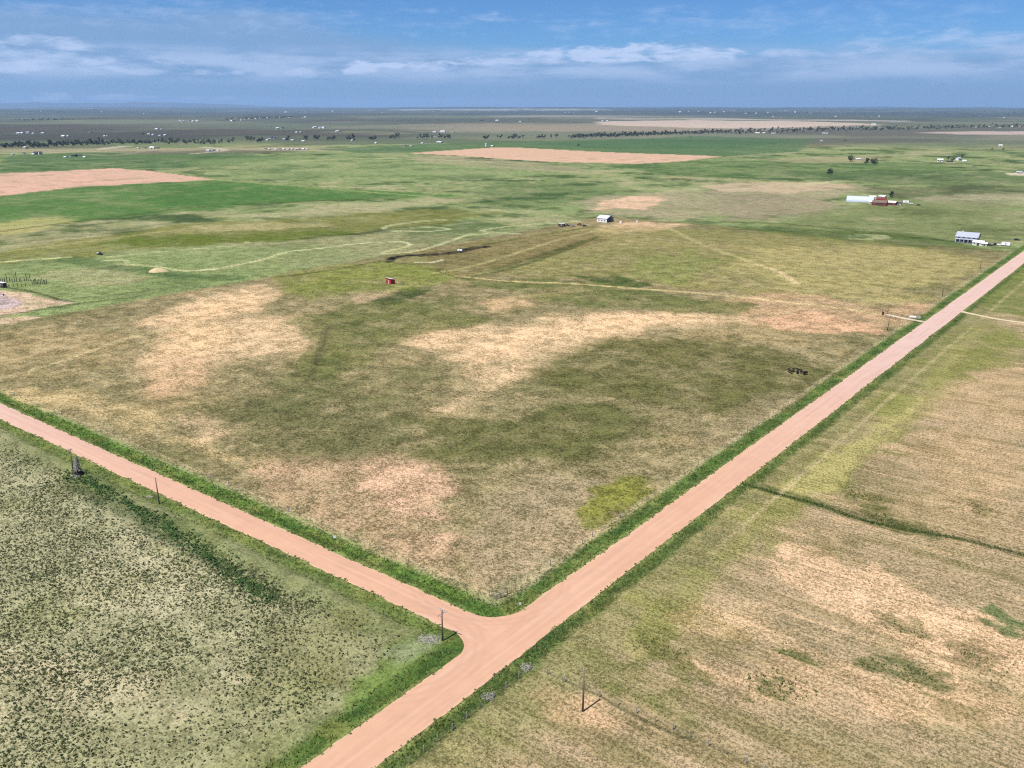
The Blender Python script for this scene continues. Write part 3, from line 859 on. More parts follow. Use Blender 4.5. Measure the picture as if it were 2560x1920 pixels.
    for pts, rgb, hw, soft, s, wob in LINES:
        P = smooth_line(hit(pts)[:, :2])
        m = hw + soft + 25
        b = np.nonzero((fx > P[:, 0].min() - m) & (fx < P[:, 0].max() + m) & (fy > P[:, 1].min() - m) & (fy < P[:, 1].max() + m))[0]
        if not len(b):
            continue
        hw = np.maximum(hw, SP[b] * 0.22)
        d = dist_line(fx[b], fy[b], P) + wob * N8[b]
        w = np.maximum(soft, SP[b] * 0.35)
        k = (1 - sstep(d, hw, hw + w)) * s * np.clip(0.9 + 0.5 * N8[b] + 0.3 * N30[b], 0.35, 1.05)
        flat[b] = flat[b] * (1 - k[:, None]) + np.array(alb(*rgb)) * k[:, None]
    c = flat.reshape(c.shape)
    # lush verges in the ditches, worn shoulders
    near = dist < 1400
    e = 0.6 * n8 + 0.5 * n30
    south = y < 2
    v2l = sstep(-x, 4.4, 5.4) * (1 - sstep(-x + 1.6 * e, 9.0, 10.8)) * sstep(np.where(south, -y, y), 3, 8) * (y > -400)
    v2r = sstep(x, 4.4, 5.2) * (1 - sstep(x + 2.6 * e, 6.8, 9.8))
    v1n = sstep(y, 3.6, 4.4) * (1 - sstep(y + 1.3 * e, 8.6, 10.3)) * sstep(-x, 4, 8)
    v1s = sstep(-y, 3.6, 4.4) * (1 - sstep(-y + 2.2 * e, 5.2, 9.0)) * sstep(-x, 4, 7)
    for mk, g1, g2 in ((v2l, (88, 116, 56), (66, 96, 48)), (v2r, (86, 108, 56), (70, 94, 50)), (v1n, (96, 124, 56), (72, 104, 48)), (v1s, (104, 124, 64), (82, 102, 56))):
        lay(mk * near * 0.95, A(*g1))
        lay(mk * near * sstep(n8, -0.05, 0.4) * 0.8, A(*g2))
        lay(mk * near * sstep(-n8 + 0.4 * n30, 0.1, 0.5) * 0.55, A(134, 138, 82))
    rim = np.where(np.abs(x) < 9, np.exp(-((np.abs(x) - 5.4) / 0.5) ** 2), np.exp(-((np.abs(y) - 4.4) / 0.5) ** 2) * (x < 0))
    lay(rim * near * (np.hypot(x, y) > 16) * 0.6, A(150, 158, 96))
    # pale dry grass along the fence lines
    for d0, mk in ((np.abs(x + 11.6), (y > 14) & (y < 640)), (np.abs(y - 12.2), (x < -14) & (x > -900)), (np.abs(x - 16.5), (y > 60) & (y < 640))):
        lay((1 - sstep(d0, 0.3, 1.3)) * mk * 0.55 * np.clip(0.8 + e, 0.2, 1), A(206, 190, 150))
    return c


def ground_material():
    m = bpy.data.materials.new('prairie_ground')
    m.use_nodes = True
    T = NT(m.node_tree)
    out = T.n('ShaderNodeOutputMaterial')
    b = T.n('ShaderNodeBsdfPrincipled')
    T.t.links.new(b.outputs[0], out.inputs[0])
    base = T.n('ShaderNodeAttribute', attribute_name='col').outputs['Color']
    spk = T.n('ShaderNodeAttribute', attribute_name='spk').outputs['Fac']
    row = T.n('ShaderNodeAttribute', attribute_name='row').outputs['Fac']
    pos = T.n('ShaderNodeNewGeometry').outputs['Position']
    coarse = T.noise(pos, 0.11, 8.0, 0.78, dist=0.4)         # tussocky mottling, 20 m down to 0.1 m
    fine = T.noise(pos, 0.6, 4.0, 0.78)
    clump = T.noise(pos, 1.7, 2.0, 0.6)
    grit = T.math('ADD', T.math('MULTIPLY', T.ss(T.noise(pos, 2.7, 2.0, 0.65), 0.36, 0.64), 0.5), T.math('MULTIPLY', T.ss(T.noise(pos, 1.25, 2.5, 0.65), 0.36, 0.64), 0.5))
    sc = T.vmath('MULTIPLY', pos, (0.035, 1.1, 1.0))
    rows = T.noise(sc, 1.0, 7.0, 0.66)
    sc2 = T.vmath('MULTIPLY', pos, (0.35, 0.11, 1.0))
    drift = T.noise(sc2, 1.0, 6.0, 0.62)
    mott = T.math('ADD', T.math('MULTIPLY', T.ss(coarse, 0.36, 0.64), 0.28), T.math('ADD', T.math('MULTIPLY', T.ss(fine, 0.36, 0.64), 0.22), T.math('MULTIPLY', grit, 0.50)))
    mott = T.math('ADD', T.math('MULTIPLY', mott, T.math('SUBTRACT', 1.0, row)), T.math('MULTIPLY', row,
                  T.math('ADD', T.math('MULTIPLY', T.ss(rows, 0.34, 0.66), 0.22), T.math('ADD', T.math('MULTIPLY', T.ss(coarse, 0.36, 0.64), 0.18), T.math('MULTIPLY', grit, 0.60)))))
    mott = T.ss(mott, 0.17, 0.83)
    # between matted green tussocks and bleached straw
    lo = T.mix(1.0, base, (0.29, 0.32, 0.22), 'MULTIPLY')
    hi = T.mix(1.0, base, (1.75, 1.68, 1.72), 'MULTIPLY')
    amp = T.math('MULTIPLY', T.math('SUBTRACT', mott, 0.5), spk)
    c = T.mix(T.math('ADD', 0.5, amp, clamp=True), lo, hi)
    gaps = T.math('MULTIPLY', T.ss(clump, 0.56, 0.74), T.math('MULTIPLY', spk, 0.75))
    c = T.mix(gaps, c, T.mix(1.0, base, (0.33, 0.36, 0.25), 'MULTIPLY'))
    c = T.mix(T.math('MULTIPLY', T.math('MULTIPLY', T.ss(drift, 0.5, 0.72), spk), 0.15), c, T.mix(1.0, base, (0.74, 0.92, 0.62), 'MULTIPLY'))
    T.put(b.inputs['Base Color'], c)
    b.inputs['Roughness'].default_value = 0.95
    b.inputs['Specular IOR Level'].default_value = 0.05
    bp = T.n('ShaderNodeBump')
    bp.inputs['Strength'].default_value = 0.8
    bp.inputs['Distance'].default_value = 0.35
    T.put(bp.inputs['Height'], T.math('ADD', T.math('MULTIPLY', fine, 1.0), T.math('MULTIPLY', clump, -0.25)))
    T.t.links.new(bp.outputs[0], b.inputs['Normal'])
    return m


def build_ground():
    r, th = ground_grid()
    nr, nt = len(r), len(th)
    base = R(YAW)
    ang = base - th                    # th > 0 to the east of the view axis
    X = CAM[0] - np.sin(ang)[None] * r[:, None]
    Y = CAM[1] + np.cos(ang)[None] * r[:, None]
    Z = height(X, Y)
    dr = np.gradient(r)
    sp = np.maximum(dr[:, None] * np.ones(nt)[None], (r * np.radians(0.094))[:, None])
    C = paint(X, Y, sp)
    spk = 0.95 - 0.35 * sstep(np.hypot(X - CAM[0], Y - CAM[1]), 480, 1000)
    ploughed = (C[..., 0] > 1.45 * C[..., 2]) & (np.hypot(X, Y) > 900) & (C[..., 0] > 0.28)
    spk[ploughed] = 0.35
    spk = np.where((X < -4) & (Y < -4) & (np.hypot(X, Y) < 400), 0.6, spk)
    row = sstep(X, 6, 14) * (np.hypot(X, Y) < 900) * 0.85
    spk = np.where((X > 5) & (np.hypot(X, Y) < 900), 0.78, spk)
    V = np.stack([X, Y, Z], -1).reshape(-1, 3)
    i, j = np.meshgrid(np.arange(nr - 1), np.arange(nt), indexing='ij')
    j2 = (j + 1) % nt
    F = np.stack([i * nt + j, i * nt + j2, (i + 1) * nt + j2, (i + 1) * nt + j], -1).reshape(-1, 4)[:, ::-1]
    # close the small hole under the drone
    c0 = len(V)
    V = np.vstack([V, [[CAM[0], CAM[1], 0.0]]])
    C2 = np.vstack([C.reshape(-1, 3), C.reshape(-1, 3)[:1]])
    jj = np.arange(nt)
    cap = np.stack([jj, (jj + 1) % nt, np.full(nt, c0), np.full(nt, c0)], -1)
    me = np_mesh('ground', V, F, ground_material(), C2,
                 {'spk': np.append(spk.ravel(), 0.9), 'row': np.append(row.ravel(), 0.7)}, smooth=True)
    bm_cap = MB()
    o = link('ground', me)
    tag(o, kind='structure')
    me2 = np_mesh('ground', V[np.append(jj, c0)], np.stack([(jj + 1) % nt, jj, np.full(nt, nt)], -1), me.materials[0],
                  C2[np.append(jj, c0)], {'spk': np.full(nt + 1, 0.9), 'row': np.full(nt + 1, 0.7)})
    tag(link('ground', me2), kind='structure')
    return o


build_ground()

# far mountains, pale on the western horizon
def mountains():
    n = 260
    az = np.radians(np.linspace(-80, -44, n))
    prof = np.clip(fbm(np.linspace(0, 40, n), np.zeros(n), 9, 4, 77) * 0.5 + 0.55, 0.08, 2)
    prof *= sstep(-np.degrees(az), 45, 60)
    V, F = [], []
    for i in range(n):
        for rr, hh in ((31500, -20), (32600, 90 * prof[i]), (33800, 300 * prof[i]), (34600, 120 * prof[i]), (35500, -20)):
            V.append((CAM[0] + math.sin(az[i]) * rr, CAM[1] + math.cos(az[i]) * rr, hh))
    for i in range(n - 1):
        for k in range(4):
            F.append((i * 5 + k, (i + 1) * 5 + k, (i + 1) * 5 + k + 1, i * 5 + k + 1))
    me = np_mesh('mountains', np.array(V), np.array(F), material('haze_blue_mountain', (0.07, 0.10, 0.16), 0.9, 0.1, 0.001, 0), smooth=True)  # slopes coloured blue: the haze of distance is in the base colour
    tag(link('mountains', me), kind='structure')


mountains()

# ------------------------------------------------------------------ air
def haze():
    m = bpy.data.materials.new('haze')
    m.use_nodes = True
    T = NT(m.node_tree)
    out = T.n('ShaderNodeOutputMaterial')
    v = T.n('ShaderNodeVolumePrincipled')
    v.inputs['Color'].default_value = (0.42, 0.66, 1.0, 1)
    v.inputs['Density'].default_value = HAZE_DENSITY
    v.inputs['Anisotropy'].default_value = 0.15
    T.t.links.new(v.outputs[0], out.inputs['Volume'])
    b = MB().box(-40000, 40000, -40000, 40000, -90, 420)
    tag(b.obj('haze', m), kind='stuff')


HAZE_DENSITY = 3.2e-5
haze()

# ------------------------------------------------------------------ roads
def road_material():
    m = bpy.data.materials.new('pink_gravel')
    m.use_nodes = True
    T = NT(m.node_tree)
    out = T.n('ShaderNodeOutputMaterial')
    b = T.n('ShaderNodeBsdfPrincipled')
    T.t.links.new(b.outputs[0], out.inputs[0])
    base = T.n('ShaderNodeAttribute', attribute_name='col').outputs['Color']
    pos = T.n('ShaderNodeNewGeometry').outputs['Position']
    n1 = T.noise(pos, 0.25, 6.0, 0.6)
    n2 = T.noise(pos, 4.0, 4.0, 0.7)
    f = T.math('ADD', 0.8, T.math('ADD', T.math('MULTIPLY', n1, 0.22), T.math('MULTIPLY', n2, 0.18)))
    cm = T.n('ShaderNodeCombineXYZ')
    for i in range(3):
        T.put(cm.inputs[i], f)
    T.put(b.inputs['Base Color'], T.mix(1.0, base, cm.outputs[0], 'MULTIPLY'))
    b.inputs['Roughness'].default_value = 0.95
    b.inputs['Specular IOR Level'].default_value = 0.1
    bp = T.n('ShaderNodeBump')
    bp.inputs['Strength'].default_value = 0.25
    bp.inputs['Distance'].default_value = 0.05
    T.put(bp.inputs['Height'], n2)
    T.t.links.new(bp.outputs[0], b.inputs['Normal'])
    return m


ROADMAT = road_material()


def tread(x, y):
    """colour of the gravel: bleached crown, darker wheel tracks, turning arcs at the junction"""
    A = lambda r, g, b: np.array(alb(r, g, b))
    c = np.empty(x.shape + (3,))
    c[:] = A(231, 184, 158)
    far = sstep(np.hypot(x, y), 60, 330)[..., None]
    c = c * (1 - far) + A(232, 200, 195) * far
    on2 = (np.abs(x) < 5.4)
    la = np.where(on2, x, y)                     # lateral
    lo = np.where(on2, y, x)                     # along
    st = fbm(lo / 26.0, la, 1.4, 3, 91) + 0.5 * fbm(lo / 40.0, la, 0.7, 2, 95)
    k = (sstep(st, 0.05, 0.6) * 0.38)[..., None]
    c = c * (1 - k) + A(214, 172, 154) * k
    k = (sstep(-st, 0.1, 0.6) * 0.42)[..., None]
    c = c * (1 - k) + A(240, 202, 182) * k
    wb = 0.25 * fbm(lo, la, 30, 2, 97)
    for off in (-2.6, -0.9, 1.1, 2.7):
        k = (np.exp(-((la + wb - off) / 0.33) ** 2) * 0.30 * np.clip(0.5 + 1.2 * fbm(lo, la, 14, 2, 98), 0, 1))[..., None]
        c = c * (1 - k) + A(208, 166, 148) * k
    # arcs of turning traffic
    rr = np.hypot(x + 16, y + 15)
    for r0, w, s in ((13.6, 0.4, 0.28), (15.6, 0.45, 0.22), (17.4, 0.4, 0.18)):
        k = (np.exp(-((rr - r0) / w) ** 2) * s * (x < 6) * (y < 6))[..., None]
        c = c * (1 - k) + A(196, 156, 140) * k
    rr = np.hypot(x + 18, y - 17)
    for r0, w, s in ((14.6, 0.4, 0.24), (16.6, 0.45, 0.22), (18.2, 0.4, 0.18)):
        k = (np.exp(-((rr - r0) / w) ** 2) * s * (x < 6) * (y > -6))[..., None]
        c = c * (1 - k) + A(196, 156, 140) * k
    # pale, loose edges
    edge = np.where(on2, np.abs(x) - 4.2, np.abs(y) - 3.2)
    k = (sstep(edge, 0, 0.9) * 0.45 * (np.hypot(x, y) > 14))[..., None]
    return c * (1 - k) + A(238, 212, 176) * k


def strip(name, along, nl, halfw, swap, zoff):
    """gravel strip; halfw(along, side) gives the ragged edge"""
    s = np.linspace(-1, 1, nl)
    Lw, Rw = halfw(along, -1), halfw(along, 1)
    lat = np.where(s[None] < 0, s[None] * Lw[:, None], s[None] * Rw[:, None])
    al = np.repeat(along[:, None], nl, 1)
    x, y = (al, lat) if swap else (lat, al)
    crown = 0.16 * (1 - s[None] ** 2) + 0 * x
    z = np.maximum(height(x, y), -0.05) * (np.hypot(x, y) > 600) + zoff + crown * sstep(np.hypot(x, y), 14, 50)
    n = len(along)
    i, j = np.meshgrid(np.arange(n - 1), np.arange(nl - 1), indexing='ij')
    F = np.stack([i * nl + j, i * nl + j + 1, (i + 1) * nl + j + 1, (i + 1) * nl + j], -1).reshape(-1, 4)
    if swap:
        F = F[:, ::-1]
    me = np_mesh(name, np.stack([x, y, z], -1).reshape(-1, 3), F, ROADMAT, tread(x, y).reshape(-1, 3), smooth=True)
    return tag(link(name, me), kind='structure')


def half2(a, side):
    rag = 0.42 * fbm(a, a * 0 + side * 7, 3.6, 3, 71) + 0.25 * fbm(a, a * 0 + side * 9, 40, 2, 73)
    return 4.85 + rag


def half1(a, side):
    rag = 0.42 * fbm(a, a * 0 + side * 5, 3.6, 3, 75) + 0.25 * fbm(a, a * 0 + side * 3, 40, 2, 76)
    w = 3.8 + rag
    d = -a - 4.6                      # distance west of the north road's edge
    rad = np.where(side > 0, 9.0, 6.8)
    fl = np.clip(rad - d, 0, rad)
    return w + rad - np.sqrt(np.maximum(rad * rad - fl * fl, 0))


al2 = np.concatenate([np.linspace(-420, -120, 120), np.linspace(-119.5, 260, 900), np.linspace(261, 2600, 500)])
strip('road', al2, 25, half2, False, 0.05)
al1 = np.concatenate([np.linspace(-1700, -301, 250), np.linspace(-300, -30, 540), np.linspace(-29.8, -4.4, 120)])
strip('road', al1, 25, half1, True, 0.045)


def path(name, pts, hw, rgb, zoff=0.05, rag=0.25):
    P = smooth_line(np.asarray(pts, float), 12)
    t = np.gradient(P, axis=0)
    t /= np.linalg.norm(t, axis=1)[:, None]
    nrm = np.stack([-t[:, 1], t[:, 0]], -1)
    nl = 7
    s = np.linspace(-1, 1, nl)
    e = 1 + rag * fbm(P[:, 0] * 1.0, P[:, 1], 4, 2, 79)
    Q = P[:, None] + nrm[:, None] * (s[None, :, None] * hw * e[:, None, None])
    x, y = Q[..., 0], Q[..., 1]
    z = np.maximum(height(x, y), -0.05) + zoff
    c = np.empty(x.shape + (3,))
    c[:] = np.array(alb(*rgb))
    n = len(P)
    i, j = np.meshgrid(np.arange(n - 1), np.arange(nl - 1), indexing='ij')
    F = np.stack([i * nl + j, (i + 1) * nl + j, (i + 1) * nl + j + 1, i * nl + j + 1], -1).reshape(-1, 4)[:, ::-1]
    me = np_mesh(name, np.stack([x, y, z], -1).reshape(-1, 3), F, ROADMAT, c.reshape(-1, 3), smooth=True)
    return tag(link(name, me), kind='structure')


_g = hit([(2212, 786), (2260, 796), (2290, 802), (2318, 806)])
path('path', [(p[0], p[1]) for p in _g[:, :2]], 1.7, (226, 214, 190), 0.055)
_g = hit([(2372, 776), (2420, 784), (2490, 797), (2575, 810), (2700, 834)])
path('path', [(4.2, _g[0][1] + 2)] + [(p[0], p[1]) for p in _g[1:, :2]], 1.6, (232, 214, 180), 0.055)

# ------------------------------------------------------------------ ground cover (uncountable)
VEG = material('grass_blades', (0.1, 0.1, 0.05), 0.85, 0.12, 3.0, 0, attr='col')


def scatter(name, px, py, size, cols, blades, kind='blade', seed=1):
    """joined clumps: each a handful of small leaning faces"""
    rng = np.random.default_rng(seed)
    n = len(px)
    if n == 0:
        return
    k = blades
    a = rng.uniform(0, 2 * np.pi, (n, k))
    if kind == 'blade':              # upright leaning triangles
        rad = rng.uniform(0, 0.35, (n, k)) * size[:, None]
        bx, by = px[:, None] + np.cos(a) * rad, py[:, None] + np.sin(a) * rad
        w = rng.uniform(0.10, 0.22, (n, k)) * size[:, None]
        h = rng.uniform(0.55, 1.1, (n, k)) * size[:, None]
        la = rng.uniform(0, 2 * np.pi, (n, k))
        lean = rng.uniform(0.15, 0.6, (n, k)) * h
        wa = rng.uniform(0, 2 * np.pi, (n, k))
        zb = height(bx, by)
        p0 = np.stack([bx - np.cos(wa) * w, by - np.sin(wa) * w, zb - 0.02], -1)
        p1 = np.stack([bx + np.cos(wa) * w, by + np.sin(wa) * w, zb - 0.02], -1)
        p2 = np.stack([bx + np.cos(la) * lean, by + np.sin(la) * lean, zb + h], -1)
        V = np.stack([p0, p1, p2], 2).reshape(-1, 3)
        F = np.arange(len(V)).reshape(-1, 3)
        rep = k * 3
    else:                             # shrub: quads tilted over a dome
        u = rng.uniform(0.05, 1.0, (n, k))
        ph = np.arccos(u)
        cx = px[:, None] + np.cos(a) * np.sin(ph) * 0.42 * size[:, None]
        cy = py[:, None] + np.sin(a) * np.sin(ph) * 0.42 * size[:, None]
        cz = height(cx, cy) + (0.10 + 0.5 * u * rng.uniform(0.6, 1.1, (n, k))) * size[:, None]
        nrm = np.stack([np.cos(a) * np.sin(ph), np.sin(a) * np.sin(ph), np.cos(ph) + 0.3], -1) + rng.normal(0, 0.45, (n, k, 3))
        nrm /= np.linalg.norm(nrm, axis=-1, keepdims=True)
        t = np.cross(nrm, rng.normal(0, 1, (n, k, 3)))
        t /= np.linalg.norm(t, axis=-1, keepdims=True)
        b = np.cross(nrm, t)
        s = (rng.uniform(0.16, 0.32, (n, k)) * size[:, None])[..., None]
        C = np.stack([cx, cy, cz], -1)
        V = np.stack([C - t * s - b * s * 0.7, C + t * s * 0.8 - b * s, C + t * s + b * s * 0.7, C - t * s * 0.7 + b * s], 2).reshape(-1, 3)
        F = np.arange(len(V)).reshape(-1, 4)
        rep = k * 4
    jit = rng.uniform(0.72, 1.25, (n, 1))
    cc = np.repeat(cols * jit, rep, axis=0)
    me = np_mesh(name, V, F, VEG, cc)
    return tag(link(name, me), kind='stuff')


def density_pick(x, y, dens, rng):
    keep = rng.uniform(0, 1, len(x)) < dens
    return x[keep], y[keep]


def rnd_cols(n, a, b, rng):
    t = rng.uniform(0, 1, (n, 1))
    return np.array(alb(*a)) * (1 - t) + np.array(alb(*b)) * t


def ground_cover():
    rng = np.random.default_rng(21)
    # sagebrush of the south-west pasture
    n = 230000
    x, y = rng.uniform(-260, -8, n), rng.uniform(-130, -9, n)
    d = 0.66 + 0.75 * fbm(x, y, 26, 3, 111) + 0.25 * fbm(x, y, 5, 2, 113)
    d *= sstep(-y + 2.5 * fbm(x, y, 12, 2, 115), 10, 17) * sstep(-x, 9, 20)
    d *= np.clip(0.35 + (-(x) - 20) / 60.0, 0.30, 1.0)
    far = np.clip(1.35 - np.hypot(x - CAM[0], y - CAM[1]) / 420.0, 0.35, 1)
    x, y = density_pick(x, y, d * far * 0.95, rng)
    sz = 0.22 + 0.42 * rng.uniform(0, 1, len(x)) ** 2.0 + 0.08 * fbm(x, y, 11, 2, 131)
    scatter('sagebrush', x, y, sz, rnd_cols(len(x), (56, 66, 38), (116, 126, 78), rng), 4, 'shrub', 2)
    # larger dark green weeds in the damp swale there
    P = hit(dp((150, 1020), (230, 1062), (330, 1120), (420, 1180), (520, 1250), (590, 1295)))[:, :2]
    n = 1700
    t = rng.uniform(0, len(P) - 1.001, n)
    i = t.astype(int)
    q = P[i] + (P[i + 1] - P[i]) * (t - i)[:, None] + rng.normal(0, 1.35, (n, 2)) * (1 + 0.6 * np.sin(t * 7))[:, None]
    scatter('swale_weeds', q[:, 0], q[:, 1], rng.uniform(0.35, 0.8, n), rnd_cols(n, (52, 88, 44), (96, 126, 66), rng), 6, 'shrub', 3)
    # lush grass in the road ditches
    xs, ys, ss = [], [], []

    def band(along0, along1, c0, c1, per_m2, axis, fade):
        L = abs(along1 - along0)
        m = int(L * abs(c1 - c0) * per_m2)
        u, v = rng.uniform(along0, along1, m), rng.uniform(c0, c1, m)
        X, Y = (v, u) if axis == 'y' else (u, v)
        dd = np.hypot(X - CAM[0], Y - CAM[1])
        X, Y = density_pick(X, Y, np.clip(1.2 - dd / fade, 0.12, 1) * np.clip(0.8 + fbm(X, Y, 7, 2, 117), 0.2, 1), rng)
        xs.append(X)
        ys.append(Y)
        ss.append(rng.uniform(0.22, 0.6, len(X)))
    band(9, 420, -10.2, -5.2, 5.0, 'y', 480)
    band(-130, 420, 5.1, 8.8, 5.0, 'y', 480)
    band(-130, -9, -10.5, -5.3, 4.0, 'y', 480)
    band(-330, -9, 4.3, 9.6, 5.0, 'x', 480)
    band(-330, -9, -8.2, -4.3, 4.0, 'x', 480)
    x, y, s = np.concatenate(xs), np.concatenate(ys), np.concatenate(ss)
    ok = (np.abs(x) > half2(y, 1) - 0.1) & ~((y > -half1(x, -1)) & (y < half1(x, 1)) & (x < 0))
    x, y, s = x[ok], y[ok], s[ok]
    scatter('verge_grass', x, y, s, rnd_cols(len(x), (70, 108, 46), (172, 182, 112), rng), 4, 'blade', 4)
    # leafy weeds on the ragged road edges
    xs, ys = [], []
    for lo, hi, f, axis in ((-130, 330, lambda a: half2(a, 1), 'y+'), (12, 330, lambda a: -half2(a, -1), 'y-'),
                            (-300, -12, lambda a: half1(a, 1), 'x+'), (-300, -12, lambda a: -half1(a, -1), 'x-'), (-130, -12, lambda a: -half2(a, -1), 'y-')):
        m = int((hi - lo) * 3.2)
        a = rng.uniform(lo, hi, m)
        clus = fbm(a, a * 0 + 3, 6, 2, 119)
        a = a[clus > -0.12]
        off = np.abs(rng.normal(0.35, 0.55, len(a))) - 0.35
        e = f(a)
        e = e + np.sign(e) * off
        xs.append(e if axis[0] == 'y' else a)
        ys.append(a if axis[0] == 'y' else e)
    x, y = np.concatenate(xs), np.concatenate(ys)
    scatter('roadside_weeds', x, y, 0.12 + 0.5 * rng.uniform(0, 1, len(x)) ** 2, rnd_cols(len(x), (74, 108, 48), (142, 156, 88), rng), 6, 'shrub', 5)
    # bunch grass on the parcel and the east field, nearest ground only
    n = 170000
    x, y = rng.uniform(-240, 130, n), rng.uniform(-90, 200, n)
    ok = ((x < -12) & (y > 12)) | (x > 11)
    x, y = x[ok], y[ok]
    dd = np.hypot(x - CAM[0], y - CAM[1])
    th = np.arctan2(x - CAM[0], y - CAM[1])
    ok = (np.abs(np.degrees(th) + YAW) < 40) & (dd < 330)
    x, y, dd = x[ok], y[ok], dd[ok]
    dens = np.clip(0.55 + 0.7 * fbm(x, y, 18, 3, 121), 0.1, 1) * np.clip(1.25 - dd / 330, 0.1, 1)
    x, y = density_pick(x, y, dens, rng)
    scatter('bunch_grass', x, y, rng.uniform(0.2, 0.5, len(x)), rnd_cols(len(x), (96, 96, 58), (226, 204, 160), rng), 3, 'blade', 6)
    # taller dark tussocks inside the green patches of the east field
    xs, ys = [], []
    for poly, rgb, s_, soft, warp in PATCHES:
        if rgb[1] > 110 or s_ < 0.55 or len(poly) != 16:
            continue
        P = hit(poly)[:, :2]
        if P[:, 0].min() < 5 or np.hypot(*(P.mean(0) - CAM[:2])) > 330:
            continue
        m = int(min(1500, 2.5 * np.prod(np.ptp(P, axis=0))))
        X = rng.uniform(P[:, 0].min() - 2, P[:, 0].max() + 2, m)
        Y = rng.uniform(P[:, 1].min() - 2, P[:, 1].max() + 2, m)
        sd = dist_poly(X, Y, P)
        k = rng.uniform(0, 1, m) < sstep(-sd + 2.5 * fbm(X, Y, 5, 2, 123), -2, 2.5)
        xs.append(X[k])
        ys.append(Y[k])
    P = smooth_line(hit(dp((1605, 1043), (1680, 1068), (1760, 1088), (1850, 1120), (1950, 1143), (2080, 1166), (2212, 1200), (2260, 1212)))[:, :2])
    t = rng.uniform(0, len(P) - 1.001, 900)
    i = t.astype(int)
    q = P[i] + (P[i + 1] - P[i]) * (t - i)[:, None] + rng.normal(0, 0.45, (900, 2))
    xs.append(q[:, 0])
    ys.append(q[:, 1])
    x, y = np.concatenate(xs), np.concatenate(ys)
    scatter('green_tussocks', x, y, rng.uniform(0.3, 0.7, len(x)), rnd_cols(len(x), (78, 104, 48), (128, 138, 78), rng), 5, 'blade', 7)


ground_cover()

# ------------------------------------------------------------------ poles, fences, signs
def utility_pole(loc, h, label, arms=(), rz=0.0, lean=(0, 0), tip=None):
    root = thing('utility_pole', loc, rz, label, 'utility pole', 'utility poles along the gravel roads')
    top = Vector((lean[0], lean[1], h))
    pole = MB().tube([(0, 0, -0.6), (top.x * 0.5, top.y * 0.5, h * 0.5), top], [0.19, 0.165, 0.13], 10).obj('pole', 'wood_pole', root, True)
    MB().tube([top + Vector((0, 0, 0.003)), top + Vector((0, 0, 0.08))], [0.13, 0.03], 8).obj('pole_cap', 'grey_wood', pole)
    for dz, half, ang in arms:
        c = Vector((top.x * (h - dz) / h, top.y * (h - dz) / h, h - dz))
        d = Vector((math.cos(ang), math.sin(ang), 0))
        s = Vector((-d.y, d.x, 0)) * 0.21
        arm = MB()
        arm.tube([c + s - d * half, c + s + d * half], 0.085, 4)
        a = arm.obj('crossarm', 'grey_wood', root)
        br = MB()
        for sg in (-1, 1):
            br.tube([c + s + d * sg * half * 0.55, c + s * 0.8 - Vector((0, 0, 0.6))], 0.03, 4)
        br.obj('brace', 'grey_wood', root)
        for t in (-0.92, -0.45, 0.45, 0.92):
            q = c + s + d * half * t
            MB().tube([q + Vector((0, 0, 0.08)), q + Vector((0, 0, 0.18)), q + Vector((0, 0, 0.32))], [0.04, 0.09, 0.06], 6).obj('insulator', 'insulator', a)
    if tip:
        MB().tube([top - Vector((0.14, 0, 1.4)), top - Vector((0.14, 0, 0)), top + Vector((0.1, 0.25, 0.5))], [0.04, 0.05, 0.03], 6).obj('guy_bracket', 'insulator', root)
    return root


utility_pole((-10.8, -7.5, gz(-10.8, -7.5)), 7.3, 'brown utility pole with two crossed arms on the grass corner of the road junction',
             ((0.25, 1.25, 0.0), (1.15, 1.05, R(90))))
utility_pole((-116.8, -7.1, gz(-116.8, -7.1)), 7.8, 'thin bare leaning pole beside the west road between the junction pole and the spruce', lean=(-0.75, 0.2))
_p = at(188, 1180)
utility_pole((_p.x - 0.6, _p.y - 0.3, gz(_p.x, _p.y)), 7.2, 'short-armed utility pole standing right behind the pale spruce by the road', ((0.3, 0.7, R(90)),), lean=(-0.3, 0.3))
utility_pole((24.2, -8.3, gz(24.2, -8.3)), 9.0, 'dark bare utility pole with a pale bent bracket in the weedy fence corner', tip=True)
utility_pole((-14.6, 319.0, gz(-14.6, 319)), 7.0, 'dark utility pole beside the north road, just short of the ranch gate', ((0.3, 0.6, 0.0),), lean=(0.5, 0))
utility_pole((-12.8, 420.0, gz(-12.8, 420)), 8.0, 'dark utility pole beside the north road, first one beyond the ranch gate', ((0.3, 0.6, 0.0),), lean=(0.4, 0))
utility_pole((-14.7, 532.0, gz(-14.7, 532)), 7.0, 'farthest utility pole beside the north road, near the house with the grey roof', ((0.3, 0.6, 0.0),), lean=(0.4, 0))

POST = MB().tube([(0, 0, -0.3), (0, 0, 1.3)], [0.06, 0.05], 5).mesh('fence_post', 'steel_post')
POSTW = MB().tube([(0, 0, -0.3), (0, 0, 1.5)], [0.11, 0.10], 6).mesh('fence_post_wood', 'grey_wood')


